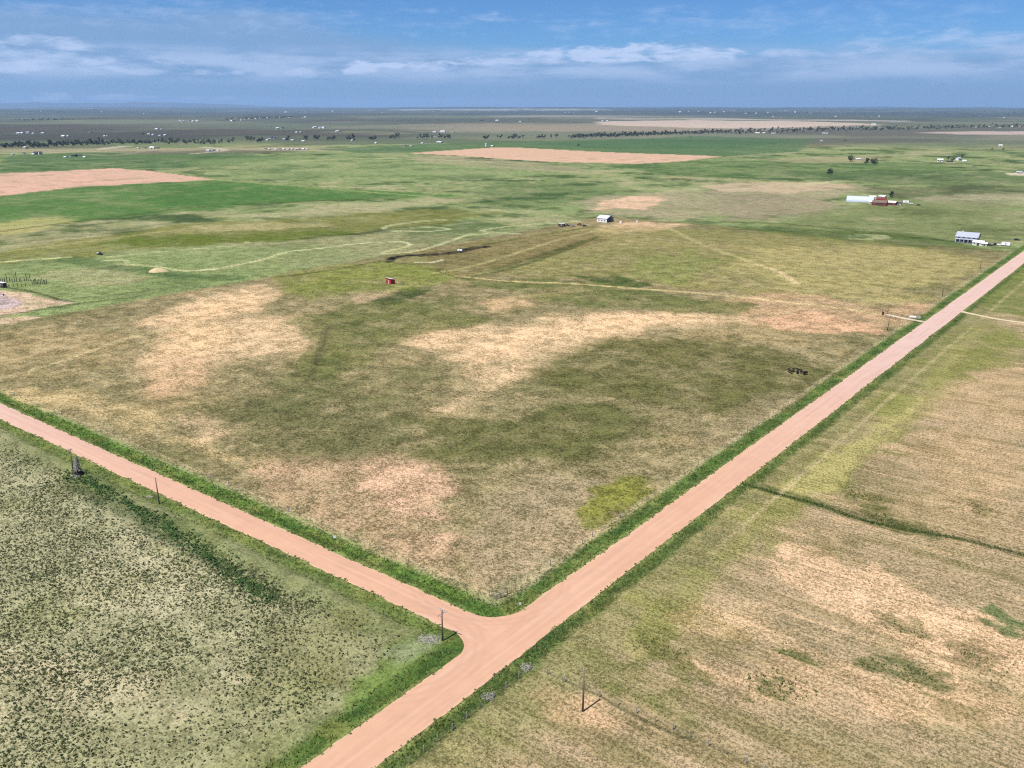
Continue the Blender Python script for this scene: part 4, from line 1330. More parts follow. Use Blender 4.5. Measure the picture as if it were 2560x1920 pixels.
def wire_fence(label, pts, step, strands=(0.45, 0.8, 1.15), timber=0.12):
    P = [Vector((a, b, gz(a, b))) for a, b in pts]
    root = thing('wire_fence', P[0], 0, label, 'fence')
    pos = []
    for a, b in zip(P[:-1], P[1:]):
        n = max(1, int((b - a).length / step))
        for i in range(n):
            q = a.lerp(b, i / n)
            pos.append((q, i == 0 or random.random() < timber))
    pos.append((P[-1], True))
    tops = []
    for q, wood in pos:
        o = link('post', POSTW if wood else POST, root)
        x, y = q.x + random.uniform(-.05, .05), q.y + random.uniform(-.05, .05)
        z = gz(x, y)
        o.location = Vector((x, y, z)) - root.location
        o.rotation_euler = (random.uniform(-.06, .06), random.uniform(-.06, .06), random.uniform(0, 3))
        tops.append(Vector((x, y, z)) - root.location)
    for hgt in strands:
        mb = MB()
        mb.tube([t + Vector((0, 0, hgt)) for t in tops], 0.012, 3, cap=False)
        mb.obj('wire', 'wire', root)
    return root


wire_fence('wire fence on posts along the green ditch north of the west road', [(-12.0, 11.4), (-300, 11.2), (-620, 11.3)], 4.5)
wire_fence('wire fence on posts beside the north road between the junction and the gate', [(-11.2, 13.0), (-11.2, 150), (-11.5, 342)], 4.5)
wire_fence('wire fence on posts beside the north road beyond the ranch gate', [(-11.5, 356), (-11.6, 480), (-11.8, 640)], 4.5)
wire_fence('wire fence on posts down the far west side of the tan parcel', [(-372, 240), (-366, 420), (-358, 480), (-352, 575)], 6)
wire_fence('wire fence on posts along the far north edge of the tan parcel', [(-330, 640), (-176, 634), (-46, 622)], 6)
wire_fence('wire fence on posts that turns the weedy corner across the road from the junction', [(152, -2.4), (36, -2.7), (9.0, -3.7), (8.4, -30), (8.2, -120)], 3.4, timber=0.8)

# corner brace of heavy timber
_c = thing('corner_brace', (-11.6, 12.2, gz(-11.6, 12.2)), 0, 'timber corner brace where the two ditch fences meet at the junction', 'fence brace')
for x, y in ((0, 0), (-2.4, -0.7), (0.35, 2.4)):
    MB().tube([(x, y, -0.3), (x, y, 1.75)], [0.12, 0.11], 7).obj('post', 'grey_wood', _c)
MB().tube([(0, 0, 1.2), (-2.4, -0.7, 1.2)], 0.07, 6).obj('rail', 'grey_wood', _c)
MB().tube([(0, 0, 1.2), (0.35, 2.4, 1.2)], 0.07, 6).obj('rail', 'grey_wood', _c)


def marker(px, label, w, h, ph):
    p = at(*px)
    root = thing('marker_sign', p, R(38), label, 'sign', None)
    MB().tube([(0, 0, -0.2), (0, 0, ph)], 0.04, 6).obj('post', 'steel_post', root)
    MB().box(-w / 2, w / 2, -0.075, -0.045, ph - h, ph).obj('board', 'white', root)


marker((837, 1350), 'small white sign at the fence beside the west road ditch', 0.75, 0.75, 1.3)
marker((1300, 1514), 'little white marker in the grass where the ditches meet at the junction', 0.4, 0.5, 0.8)


def brush_pile(px, label, r, h, n, cat='brush pile', mat='brush'):
    p = at(*px)
    rng = random.Random(int(px[0] * 7 + px[1]))
    mb = MB()
    for _ in range(n):
        a, d = rng.uniform(0, 6.28), r * math.sqrt(rng.random())
        c = Vector((math.cos(a) * d, math.sin(a) * d * 0.7, rng.uniform(0.05, h) * (1 - d / r * 0.7)))
        t = Vector((rng.gauss(0, 1), rng.gauss(0, 1), rng.gauss(0, 0.35))).normalized() * rng.uniform(0.3, 0.9)
        mb.tube([c - t, c + t + Vector((rng.uniform(-.1, .1), rng.uniform(-.1, .1), 0.05))], [rng.uniform(.018, .04), 0.015], 4)
    o = mb.obj('brush_pile', mat)
    o.location = p
    o.rotation_euler = (0, 0, R(20))
    return tag(o, label, cat)


brush_pile((1072, 1600), 'heap of bleached grey brush in the grass just west of the junction pole', 2.4, 0.5, 130)
brush_pile((1218, 1742), 'bleached brush caught in the weeds on the east roadside below the junction', 1.7, 0.5, 70)
brush_pile((1318, 1672), 'bleached brush tangled along the fence at the weedy corner', 1.8, 0.5, 80)
brush_pile((374, 1243), 'small pale brush heap in the verge near the leaning bare pole', 1.1, 0.4, 40)
brush_pile((160, 755), 'grey scrap brush at the tip of the bare yard', 4.5, 1.0, 80)
brush_pile((138, 752), 'dark scrap timber at the bank of the bare yard', 3.0, 0.9, 60, 'scrap heap', 'dark_wood')

# ------------------------------------------------------------------ ranch gate and drive
_p = at(2212, 787)
_g = thing('ranch_gate', _p, R(72), 'brown ranch gate with two tall thin posts at the end of the drive', 'gate')
for s in (-1, 1):
    MB().tube([(s * 2.6, 0, -0.3), (s * 2.6, 0, 4.6)], [0.14, 0.11], 7).obj('gatepost', 'wood_pole', _g)
lf = MB().tube([(-2.4, 0, 0.3), (-2.4, 0, 1.7)], 0.06, 6).obj('gate_leaf', 'rust', _g)
for z in (0.35, 0.7, 1.05, 1.4, 1.68):
    MB().tube([(-2.4, 0, z), (2.3, 0, z)], 0.05, 5).obj('rail', 'rust', lf)
MB().box(-2.3, -0.9, -0.04, 0.04, 0.4, 1.6).obj('panel', 'dark_wood', lf)


def rail_fence(px0, px1, label, side):
    a, b = at(*px0), at(*px1)
    root = thing('rail_fence', a, 0, label, 'fence')
    n = max(2, int((b - a).length / 2.6))
    for i in range(n + 1):
        q = a.lerp(b, i / n) - a
        MB().tube([(q.x, q.y, q.z - .3), (q.x, q.y, q.z + 1.35)], 0.09, 6).obj('post', 'dark_wood', root)
    for z in (0.55, 1.15):
        MB().tube([(0, 0, z), tuple((b - a) + Vector((0, 0, z)))], 0.06, 5).obj('rail', 'dark_wood', root)


rail_fence((2217, 785), (2268, 794), 'dark rail fence on the north side of the short drive to the ranch gate', 1)
rail_fence((2214, 793), (2250, 802), 'dark rail fence on the south side of the short drive to the ranch gate', -1)
rail_fence((2272, 784), (2302, 790), 'dark rail fence behind the white tank beside the north road', 1)
_p = at(2282, 797)
_t = thing('tank', _p, R(10), 'white horizontal tank on two cradles between the drive and the rail fence', 'tank')
_pts = [(-1.6, 0, 0.95), (-1.5, 0, 0.95), (-1.3, 0, 0.95), (1.3, 0, 0.95), (1.5, 0, 0.95), (1.6, 0, 0.95)]
MB().tube(_pts, [0.15, 0.45, 0.6, 0.6, 0.45, 0.15], 14).obj('shell', 'white', _t, True)
for s in (-0.9, 0.9):
    MB().box(s - .12, s + .12, -.5, .5, -0.1, 0.5).obj('cradle', 'grey_wood', _t)
MB().tube([(0, 0, 1.53), (0, 0, 1.75)], [0.18, 0.14], 8).obj('cap', 'grey_wall', _t)
_p = at(2298, 800)
_s = thing('notice_board', _p, R(60), 'upright white board on two posts where the drive meets the north road', 'sign')
for s in (-.5, .5):
    MB().tube([(s, 0, -.2), (s, 0, 1.0)], 0.05, 6).obj('post', 'dark_wood', _s)
MB().box(-.65, .65, -0.09, -0.055, 0.75, 2.0).obj('board', 'white', _s)

# ------------------------------------------------------------------ cattle
def cow_mesh(name, grazing, seed):
    rng = random.Random(seed)
    V, E, RR = [], [], []

    def v(p, r, parent=None):
        V.append(p)
        RR.append(r)
        if parent is not None:
            E.append((parent, len(V) - 1))
        return len(V) - 1
    pel = v((0, -0.72, 1.12), (0.27, 0.30))
    bel = v((0, -0.1, 1.02), (0.33, 0.38), pel)
    sho = v((0, 0.55, 1.10), (0.27, 0.33), bel)
    if grazing:
        nk = v((0, 0.92, 0.88), (0.16, 0.19), sho)
        hd = v((0, 1.18, 0.50), (0.12, 0.14), nk)
        mz = v((0, 1.32, 0.16), (0.08, 0.09), hd)
    else:
        nk = v((0, 0.95, 1.25), (0.16, 0.20), sho)
        hd = v((0, 1.22, 1.38), (0.13, 0.14), nk)
        mz = v((0, 1.55, 1.20), (0.09, 0.09), hd)
    for s in (-1, 1):
        v((s * 0.22, (1.15 if grazing else 1.14), (0.62 if grazing else 1.46)), (0.035, 0.03), hd)
        th = v((s * 0.2, -0.74, 0.82), (0.15, 0.17), pel)
        hk = v((s * 0.2, -0.88 + rng.uniform(-.08, .08), 0.48), (0.07, 0.08), th)
        v((s * 0.2, -0.80 + rng.uniform(-.12, .12), 0.03), (0.06, 0.06), hk)
        el = v((s * 0.18, 0.52, 0.74), (0.11, 0.13), sho)
        kn = v((s * 0.18, 0.54 + rng.uniform(-.08, .08), 0.40), (0.065, 0.065), el)
        v((s * 0.18, 0.52 + rng.uniform(-.12, .12), 0.03), (0.06, 0.06), kn)
    t1 = v((0, -1.0, 1.15), (0.05, 0.05), pel)
    t2 = v((0, -1.08, 0.8), (0.035, 0.035), t1)
    v((0, -1.08, 0.5), (0.06, 0.06), t2)
    me = bpy.data.meshes.new('cow_cage')
    me.from_pydata(V, E, [])
    ob = bpy.data.objects.new('cow_cage', me)
    COL.objects.link(ob)
    ob.modifiers.new('skin', 'SKIN')
    if not me.skin_vertices:
        bm = bmesh.new()
        bm.from_mesh(me)
        bm.verts.layers.skin.verify()
        bm.to_mesh(me)
        bm.free()
    for i, r in enumerate(RR):
        sv = me.skin_vertices[0].data[i]
        sv.radius = r
        sv.use_root = (i == 0)
    sb = ob.modifiers.new('sub', 'SUBSURF')
    sb.levels = 1
    dg = bpy.context.evaluated_depsgraph_get()
    out = bpy.data.meshes.new_from_object(ob.evaluated_get(dg))
    out.name = name
    out.materials.clear()
    out.materials.append(M['black_hide'])
    bpy.data.objects.remove(ob)
    bpy.data.meshes.remove(me)
    return out


_stand, _graze = cow_mesh('cow_standing', False, 3), cow_mesh('cow_grazing', True, 4)
for px, rz, me, lab in (((1975, 933), 60, _stand, 'black cow standing at the left end of the huddle beside the north road'),
                        ((1983, 929), 200, _graze, 'black cow grazing behind the leftmost cow of the huddle'),
                        ((1993, 934), 20, _stand, 'black cow with raised head in the middle of the huddle'),
                        ((1998, 931), 100, _stand, 'black cow standing close behind the middle cow of the huddle'),
                        ((2006, 936), 250, _graze, 'black cow grazing between the middle and the last cow of the huddle'),
                        ((2014, 937), 170, _stand, 'black cow at the right end of the huddle, nearest to the north road')):
    o = link('cow', me)
    o.location = at(*px)
    o.rotation_euler = (0, 0, R(rz))
    o.scale = (1.3, 1.15, 1.2)
    tag(o, lab, 'cow', 'black cattle huddled near the road')

# ------------------------------------------------------------------ buildings close enough to have parts
def gable(mb, x0, x1, y0, y1, z0, z1):
    """gable triangle prism along X, wall part"""
    ym = (y0 + y1) / 2
    mb.prism([(y0, z0), (y1, z0), (ym, z1)], 'x', x0, x1)


def gable_roof(root, L, W, ze, zr, over, mat, name='roof', t=0.18):
    for s in (-1, 1):
        ye, k = s * (W / 2 + over), (zr - ze) / (W / 2)
        zz = ze - over * k
        MB().prism([(0, zr + 0.03), (ye, zz + 0.03), (ye, zz + 0.03 + t), (0, zr + 0.03 + t)], 'x', -L / 2 - over, L / 2 + over).obj(name, mat, root)


def window_on(root, x, z, w, h, y, sgn=-1, axis='y'):
    fr = MB()
    if axis == 'y':
        fr.box(x - w / 2 - .08, x + w / 2 + .08, min(y, y + sgn * .06), max(y, y + sgn * .06), z - .08, z + h + .08)
        f = fr.obj('window', 'white', root)
        MB().box(x - w / 2, x + w / 2, min(y + sgn * .063, y + sgn * .09), max(y + sgn * .063, y + sgn * .09), z, z + h).obj('pane', 'glass', f)
    else:
        fr.box(min(y, y + sgn * .06), max(y, y + sgn * .06), x - w / 2 - .08, x + w / 2 + .08, z - .08, z + h + .08)
        f = fr.obj('window', 'white', root)
        MB().box(min(y + sgn * .063, y + sgn * .09), max(y + sgn * .063, y + sgn * .09), x - w / 2, x + w / 2, z, z + h).obj('pane', 'glass', f)


# white barn, open to the east
_p = at(1509, 556)
_b = thing('barn', (_p.x - 2, _p.y + 6, _p.z), 0, 'white metal barn with a dark open gable end, alone in the pasture', 'barn')
L, W = 11.0, 12.0
MB().box(-L / 2, L / 2, -W / 2, -W / 2 + .15, -.3, 3.6).obj('wall', 'white', _b)
MB().box(-L / 2, L / 2, W / 2 - .15, W / 2, -.3, 3.6).obj('wall', 'white', _b)
_w = MB().box(-L / 2, -L / 2 + .15, -W / 2 + .153, W / 2 - .153, -.3, 3.6)
gable(_w, -L / 2, -L / 2 + .15, -W / 2 + .153, W / 2 - .153, 3.603, 5.7)
_w.obj('wall', 'white', _b)
gable_roof(_b, L, W, 3.6, 5.8, 0.35, 'pale_roof')
for y in (-2.2, 2.2):
    MB().box(L / 2 - .3, L / 2 - .05, y - .12, y + .12, -.3, 4.6).obj('post', 'grey_wood', _b)
for x in (-3.2, 0, 3.2):
    window_on(_b, x, 1.3, 1.1, 1.0, -W / 2)
for px, r, h, lab in (((1531, 551), 1.3, 1.9, 'white round tank right beside the open end of the white barn'),
                      ((1552, 558), 1.3, 1.9, 'white round tank at the bend of the track right of the white barn'),
                      ((1593, 556), 1.0, 1.4, 'smallest white round tank, farthest right of the white barn')):
    t = thing('water_tank', at(*px), 0, lab, 'tank', 'round tanks by the white barn')
    MB().tube([(0, 0, -.2), (0, 0, h)], r, 16).obj('shell', 'white', t)
    MB().tube([(0, 0, h + .003), (0, 0, h + .35)], [r * 1.02, r * .25], 16).obj('lid', 'offwhite', t)


# vehicles
def vehicle(px, rz, paint, label, kind='car', loc=None):
    p = loc if loc is not None else at(*px)
    name = {'car': 'parked_car', 'truck': 'pickup_truck', 'trailer': 'trailer'}[kind]
    root = thing(name, p, R(rz), label, kind if kind != 'truck' else 'pickup')
    if kind == 'trailer':
        MB().box(-3.0, 3.0, -1.15, 1.15, 0.7, 2.9).obj('body', paint, root)
        MB().box(-3.05, 3.05, -1.2, 1.2, 2.903, 3.0).obj('roof', 'white', root)
        MB().tube([(3.0, 0, .8), (4.2, 0, .6)], .06, 5).obj('hitch', 'dark', root)
        MB().box(-0.4, 0.5, -1.18, -1.153, 1.0, 2.5).obj('door', 'grey_wall', root)
        wx = (-.9, .3)
    else:
        prof = [(-2.3, .45), (2.3, .45), (2.35, .8), (2.1, 1.0), (.9, 1.08), (-2.3, 1.08)] if kind == 'truck' else [(-2.2, .4), (2.2, .4), (2.25, .75), (1.9, .92), (-2.1, 1.0), (-2.25, .8)]
        MB().prism([(x, z) for x, z in prof], 'y', -.92, .92).obj('body', paint, root)
        cab = [(-.5, 1.083), (1.1, 1.083), (.55, 1.75), (-.4, 1.78)] if kind == 'truck' else [(-1.9, 1.0), (1.0, .95), (.4, 1.5), (-1.4, 1.52)]
        MB().prism(cab, 'y', -.8, .8).obj('cab', 'glass', root)
        zr = cab[3][1] + .004
        MB().box(cab[3][0], cab[2][0], -.78, .78, zr, zr + .06).obj('roof', paint, root)
        wx = (-1.4, 1.4)
    for x in wx:
        for s in (-1, 1):
            y = s * (1.0 if kind != 'trailer' else 1.2)
            MB().tube([(x, y - .11, .35), (x, y + .11, .35)], .36, 12).obj('wheel', 'rubber', root)
    return root


for px, rz, pt, kd, lab in (((1404, 567), 10, 'dark_wood', 'trailer', 'dark old pale-roofed trailer at the left end of the scrap row by the barn'),
                            ((1418, 565), 25, 'car_dark', 'truck', 'dark pickup second from the left in the scrap row by the white barn'),
                            ((1433, 566), -20, 'car_grey', 'car', 'grey car in the middle of the scrap row left of the white barn'),
                            ((1449, 563), 10, 'rust', 'truck', 'rusty pickup in the scrap row nearest to the white barn'),
                            ((1462, 566), 40, 'car_dark', 'car', 'dark car on the track just in front of the white barn')):
    vehicle(px, rz, pt, lab, kd)

# red shed in the parcel
_p = at(972, 709)
_b = thing('shed', (_p.x, _p.y + 1.4, _p.z), R(-12), 'small red shed with a pale lean-to roof standing alone in the grass', 'shed')
MB().prism([(-1.5, -.2), (1.5, -.2), (1.5, 2.6), (-1.5, 3.2)], 'x', -2.9, 2.9).obj('wall', 'bright_red', _b)
MB().prism([(-1.85, 3.28), (1.8, 2.55), (1.8, 2.68), (-1.85, 3.41)], 'x', -3.15, 3.15).obj('roof', 'offwhite', _b)
_d = MB().box(-.2, 1.0, -1.56, -1.503, 0, 2.0).obj('door', 'tan', _b)
MB().box(.8, .9, -1.60, -1.563, .9, 1.05).obj('handle', 'dark', _d)
MB().box(-2.9, 2.9, -1.545, -1.503, -.1, .2).obj('skirting', 'dark_wood', _b)
window_on(_b, -1.6, 1.3, .8, .7, -1.5)

# two-storey house with the grey roof
_p = at(2414, 607)
_h = thing('house', (_p.x, _p.y + 6.0, _p.z), 0, 'white two-storey house under a big pale grey roof by the far road', 'house')
L, W = 15.5, 11.0
MB().box(-L / 2, L / 2, -W / 2, W / 2, -.4, 4.6).obj('wall', 'white', _h)
for s in (-1, 1):
    g = MB()
    gable(g, *(sorted((s * L / 2, s * (L / 2 - .3)))), -W / 2, W / 2, 4.603, 7.6)
    g.obj('gable_wall', 'white', _h)
gable_roof(_h, L, W, 4.65, 7.7, 0.6, 'grey_roof')
for y0, y1 in ((-W / 2 - 3.0, -W / 2 - .003),):
    MB().prism([(y0, 2.75), (y1, 3.15), (y1, 3.33), (y0, 2.93)], 'x', -L / 2, L / 2 - 1).obj('porch_roof', 'grey_roof', _h)
for x in (-7.4, -4.4, -1.2, 2.0, 6.2):
    MB().box(x - .1, x + .1, -W / 2 - 2.9, -W / 2 - 2.7, -.4, 2.75).obj('porch_post', 'white', _h)
MB().box(-L / 2, L / 2 - 1, -W / 2 - 2.9, -W / 2 - .003, -.4, .15).obj('porch_floor', 'grey_wood', _h)
for x in (-5.6, -2.6, 2.6, 5.4):
    window_on(_h, x, .9, 1.5, 1.4, -W / 2)
for x in (-5.6, -2.0, 2.0, 5.4):
    window_on(_h, x, 3.35, 1.2, 1.0, -W / 2)
_d = MB().box(-.6, .6, -W / 2 - .06, -W / 2 - .003, .15, 2.3).obj('door', 'dark_wood', _h)
for y in (-2.5, 2.0):
    window_on(_h, y, 1.0, 1.2, 1.3, L / 2, 1, 'x')
    window_on(_h, y, 3.3, 1.2, 1.1, L / 2, 1, 'x')
_ch = MB().box(-5, -4.1, .8, 1.7, 6.5, 8.6).obj('chimney', 'offwhite', _h)


def small_building(px, L, W, hw, hr, rz, wall, roof, label, cat='shed', name='shed', group=None, detail=True):
    p = at(*px)
    root = thing(name, p, R(rz), label, cat, group)
    w = MB().box(-L / 2, L / 2, -W / 2, W / 2, -.4, hw)
    for s in (-1, 1):
        gable(w, *(sorted((s * L / 2, s * (L / 2 - .2)))), -W / 2, W / 2, hw + .003, hr)
    w.obj('wall', wall, root)
    gable_roof(root, L, W, hw + .03, hr + .05, .3, roof)
    if detail:
        MB().box(-L * .12, L * .12, -W / 2 - .06, -W / 2 - .003, -.2, min(2.4, hw * .8)).obj('door', 'dark_wood' if wall != 'dark_wood' else 'tan', root)
        for s in (-1, 1):
            window_on(root, s * L * .32, hw * .4, min(1.2, L * .15), hw * .3, -W / 2)
    return root


small_building((2446, 613), 8.0, 5.0, 2.4, 3.6, 0, 'white', 'white', 'low white shed joined close to the right side of the grey-roofed house')
small_building((2460, 615), 4.0, 3.0, 2.0, 2.8, 10, 'offwhite', 'pale_roof', 'small pale shed between the low white shed and the parked vehicles')
vehicle((2474, 614), 5, 'car_dark', 'dark car parked nearest to the white sheds of the grey-roofed house')
vehicle((2487, 613), 80, 'car_dark', 'black pickup parked in the middle of the yard row by the grey-roofed house', 'truck')
vehicle((2500, 614), 10, 'car_white', 'white pickup parked in the yard row by the grey-roofed house', 'truck')
vehicle((2514, 615), 0, 'car_white', 'white trailer at the road end of the yard row', 'trailer')
vehicle((2542, 601), 30, 'car_dark', 'black car on the drive at the edge of the far road')

# hoop barn and red barns
_p = at(2146, 505)
_b = thing('hoop_barn', (_p.x, _p.y + 7, _p.z), R(12), 'long pale blue hoop barn beside the red barns', 'barn')
_prof = [(7.5 * math.cos(a), 6.0 * math.sin(a)) for a in np.linspace(0, math.pi, 13)]
_in = [(7.3 * math.cos(a), 5.8 * math.sin(a)) for a in np.linspace(math.pi, 0, 13)]
MB().prism(_prof + _in, 'x', -14.5, 14.5).obj('cover', 'blue_roof', _b)
for s in (-1, 1):
    MB().prism([(y * .97, z * .96) for y, z in _prof], 'x', *sorted((s * 14.2, s * 14.0))).obj('end_wall', 'white', _b)
for i in range(7):
    x = -14 + i * 4.67
    MB().prism([(y * 1.012, z * 1.012 + .01) for y, z in _prof] + [(y * 1.03, z * 1.03) for y, z in _in], 'x', x - .12, x + .12).obj('rib', 'pale_roof', _b)
small_building((2199, 513), 15, 8, 3.0, 5.4, 6, 'red', 'brown_roof', 'long dark red barn in front of the pale hoop barn', 'barn', 'barn')
small_building((2228, 512), 11, 7, 2.6, 4.2, -4, 'red', 'offwhite', 'red barn with a whitish roof, right of the long red barn', 'barn', 'barn')
small_building((2203, 504), 10, 6, 2.6, 4.4, 8, 'red', 'red', 'red-roofed barn behind the long dark red barn', 'barn', 'barn')
small_building((2179, 509), 5, 4, 2.2, 3.2, 0, 'white', 'white', 'tiny white shed at the near left corner of the red barns')
small_building((2181, 497), 7, 5, 2.4, 3.6, 20, 'white', 'offwhite', 'white shed at the far end of the hoop barn')
small_building((2206, 496), 7, 5, 2.4, 3.6, -10, 'offwhite', 'white', 'pale shed behind the red-roofed barn')
small_building((2248, 512), 5, 4, 2.2, 3.0, 0, 'offwhite', 'dark_roof', 'small dark-roofed shed touching the right of the red barns')
vehicle((2264, 508), 20, 'car_white', 'white trailer parked right of the red barns', 'trailer')
vehicle((2277, 510), 0, 'car_white', 'white car parked farthest right of the red barns')
vehicle((2296, 514), 10, 'car_dark', 'dark pickup parked out in the grass right of the red barns', 'truck')

# the bare yard on the left
_p = at(6, 717)
vehicle((6, 718), 8, 'dark_wood', 'dark trailer with a pale roof at the left edge beside the bare yard', 'trailer')
_p = at(250, 637)
_u = vehicle((250, 637), 15, 'car_dark', 'dark pickup with a pale bed cover standing alone on the green pasture', 'truck')
MB().box(-2.25, -.7, -.85, .85, 1.1, 1.6).obj('bed_cover', 'white', _u)
_o = MB().tube([(0, 0, -.1), (0, 0, .15), (0, 0, .8), (0, 0, .95)], [.32, .36, .36, .3], 12).obj('barrel', 'car_dark')
_o.location = at(9, 739)
tag(_o, 'single dark barrel on the bare yard at the left edge', 'barrel')
_posts = []
for i, (x, hh) in enumerate([(2, 14), (7, 12), (12, 11), (18, 19), (25, 11), (31, 8), (37, 12), (42, 22), (49, 8), (53, 7), (62, 6), (67, 16), (71, 8), (76, 15)]):
    _posts.append((x, 707 - (x * .06), hh))
for i, x in enumerate((81, 85, 88, 91, 94, 98, 102, 106, 110, 113, 117)):
    _posts.append((x, 711 - (i % 3) * .9, 9 + (i * 5) % 4))
for x, hh in ((23, 5), (34, 8), (44, 6), (54, 4), (64, 6)):
    _posts.append((x, 717 - x * .02, hh))
for i, (x, y, hh) in enumerate(_posts):
    h = hh * .27 / .95
    q = at(x, y)
    o = MB().tube([(0, 0, -.3), (random.uniform(-.1, .1), 0, h * .97), (0, 0, h + .15)], [.22, .19, .04], 7).obj('wooden_post', 'dark_wood')
    o.location = q
    big = hh > 14
    if big:
        lab = {18: 'tall dark post in the post rows, closest to the left edge', 42: 'tallest dark post standing out of the post rows', 67: 'tall dark post left of the dense end of the post rows', 76: 'tall dark post touching the dense end of the post rows'}[x]
    else:
        row = [q_ for q_ in _posts if (q_[1] > 714) == (y > 714) and (q_[0] > 78) == (x > 78) and q_[2] <= 14]
        k = sorted(q_[0] for q_ in row).index(x)
        w = 'in the near row above the bare yard' if y > 714 else ('in the dense right end of the post rows' if x > 78 else 'in the long sparse row beside the bare yard')
        lab = '%s short dark post %s%s' % (ORD[k], 'from the left ' if k else '', w)
    tag(o, lab, 'post', 'dark posts beside the bare yard')


def heap(px, rx, ry, h, label):
    n, m = 28, 9
    V, F = [(0, 0, h)], []
    for j in range(1, m + 1):
        for i in range(n):
            a = 2 * math.pi * i / n
            t = j / m
            k = 1 + .12 * math.sin(3 * a + 1) + .08 * math.sin(7 * a)
            V.append((rx * t * k * math.cos(a), ry * t * k * math.sin(a), h * (1 - t ** 1.6) - (.25 if j == m else 0) + random.uniform(-.06, .06)))
    for i in range(n):
        F.append((0, 1 + i, 1 + (i + 1) % n))
        for j in range(m - 1):
            a, b = 1 + j * n + i, 1 + j * n + (i + 1) % n
            F.append((a, a + n, b + n, b))
    o = MB().add(V, F).obj('straw_heap', 'straw', None, True)
    o.location = at(*px)
    o.rotation_euler = (0, 0, R(38))
    tag(o, label, 'heap')


heap((394, 679), 6.4, 4.2, 2.6, 'pale rounded heap of straw on the green pasture')
_u = vehicle((1150, 628), 20, 'car_white', 'white trailer by the dark bank in the middle pasture', 'trailer')
_u.scale = (.62, .62, .5)

# ------------------------------------------------------------------ trees
def leaf_quads(rng, centres, radii, n, size, flat=0.8):
    c = rng.integers(0, len(centres), n)
    d = rng.normal(0, 1, (n, 3))
    d /= np.linalg.norm(d, axis=1, keepdims=True)
    r = radii[c] * rng.uniform(.55, 1.05, n)
    P = centres[c] + d * r[:, None] * np.array([1, 1, flat])
    nr = d + rng.normal(0, .5, (n, 3))
    nr /= np.linalg.norm(nr, axis=1, keepdims=True)
    t = np.cross(nr, rng.normal(0, 1, (n, 3)))
    t /= np.linalg.norm(t, axis=1, keepdims=True)
    b = np.cross(nr, t)
    s = (rng.uniform(.6, 1.2, n) * size)[:, None]
    V = np.stack([P - t * s - b * s * .6, P + t * s * .7 - b * s, P + t * s + b * s * .6, P - t * s * .6 + b * s], 1).reshape(-1, 3)
    return V, np.arange(len(V)).reshape(-1, 4)


def tree_meshes(seed, h, w, nlobes, nleaf, size, leafmat):
    rng = np.random.default_rng(seed)
    a = rng.uniform(0, 6.28, nlobes)
    rr = np.sqrt(rng.uniform(0, 1, nlobes)) * w * .34
    cz = rng.uniform(.26, .82, nlobes) * h
    cen = np.stack([np.cos(a) * rr, np.sin(a) * rr, cz], -1)
    rad = rng.uniform(.19, .30, nlobes) * w
    V, F = leaf_quads(rng, cen, rad, nleaf, size)
    crown = np_mesh('crown', V, F, M[leafmat])
    mb = MB().tube([(0, 0, -.3), (.1, 0, h * .3), (0, .1, h * .55)], [.05 * w * .7, .035 * w * .7, .02 * w], 6)
    for c in cen[:min(4, nlobes)]:
        mb.tube([(.08, 0, h * .28), tuple(c * np.array([.5, .5, .8])), tuple(c)], [.022 * w, .015 * w, .006 * w], 5)
    return crown, mb.mesh('trunk', 'bark')


PROTO = [tree_meshes(s, 1 * h, w, nl, 130, .75, 'leaf_far') for s, h, w, nl in ((1, 11, 9, 7), (2, 13, 9, 8), (3, 9, 10, 7), (4, 12, 7, 6))]
FINE = [tree_meshes(s, h, w, nl, 900, .42, 'leaf') for s, h, w, nl in ((11, 11, 9, 12), (12, 11, 11, 14), (13, 10, 7, 10))]


def tree(px, proto, sc, label, group=None, loc=None):
    p = loc if loc is not None else at(*px)
    root = thing('tree', p, random.uniform(0, 6.28), label, 'tree', group, (sc, sc, sc * random.uniform(.85, 1.1)))
    link('crown', proto[0], root)
    link('trunk', proto[1], root)
    return root


tree((2075, 438), FINE[0], 1.15, 'lone green tree standing apart in the far pasture, lower than the tree pair')
tree((2127, 404), FINE[1], 1.1, 'broad dark tree at the left of the far trio, beside a pale yard')
tree((2166, 410), FINE[2], 1.3, 'narrow dark tree in the middle of the far trio')
tree((2185, 413), FINE[1], 1.2, 'broad dark tree at the right of the far trio')
tree((2227, 495), FINE[2], .8, 'small dark tree behind the red barns')

random.seed(5)


def belt(pts, n, spread, lo, hi, label, group):
    P = []
    seg = [math.hypot(b[0] - a[0], b[1] - a[1]) for a, b in zip(pts[:-1], pts[1:])]
    for k in range(n):
        t = (k + random.random()) / n * sum(seg)
        for (a, b), s in zip(zip(pts[:-1], pts[1:]), seg):
            if t <= s:
                P.append((a[0] + (b[0] - a[0]) * t / s, a[1] + (b[1] - a[1]) * t / s + random.uniform(-spread, spread)))
                break
            t -= s
    for q in hit(P):
        tree(None, random.choice(PROTO), random.uniform(lo, hi) * 1.3, label, group, Vector(q))


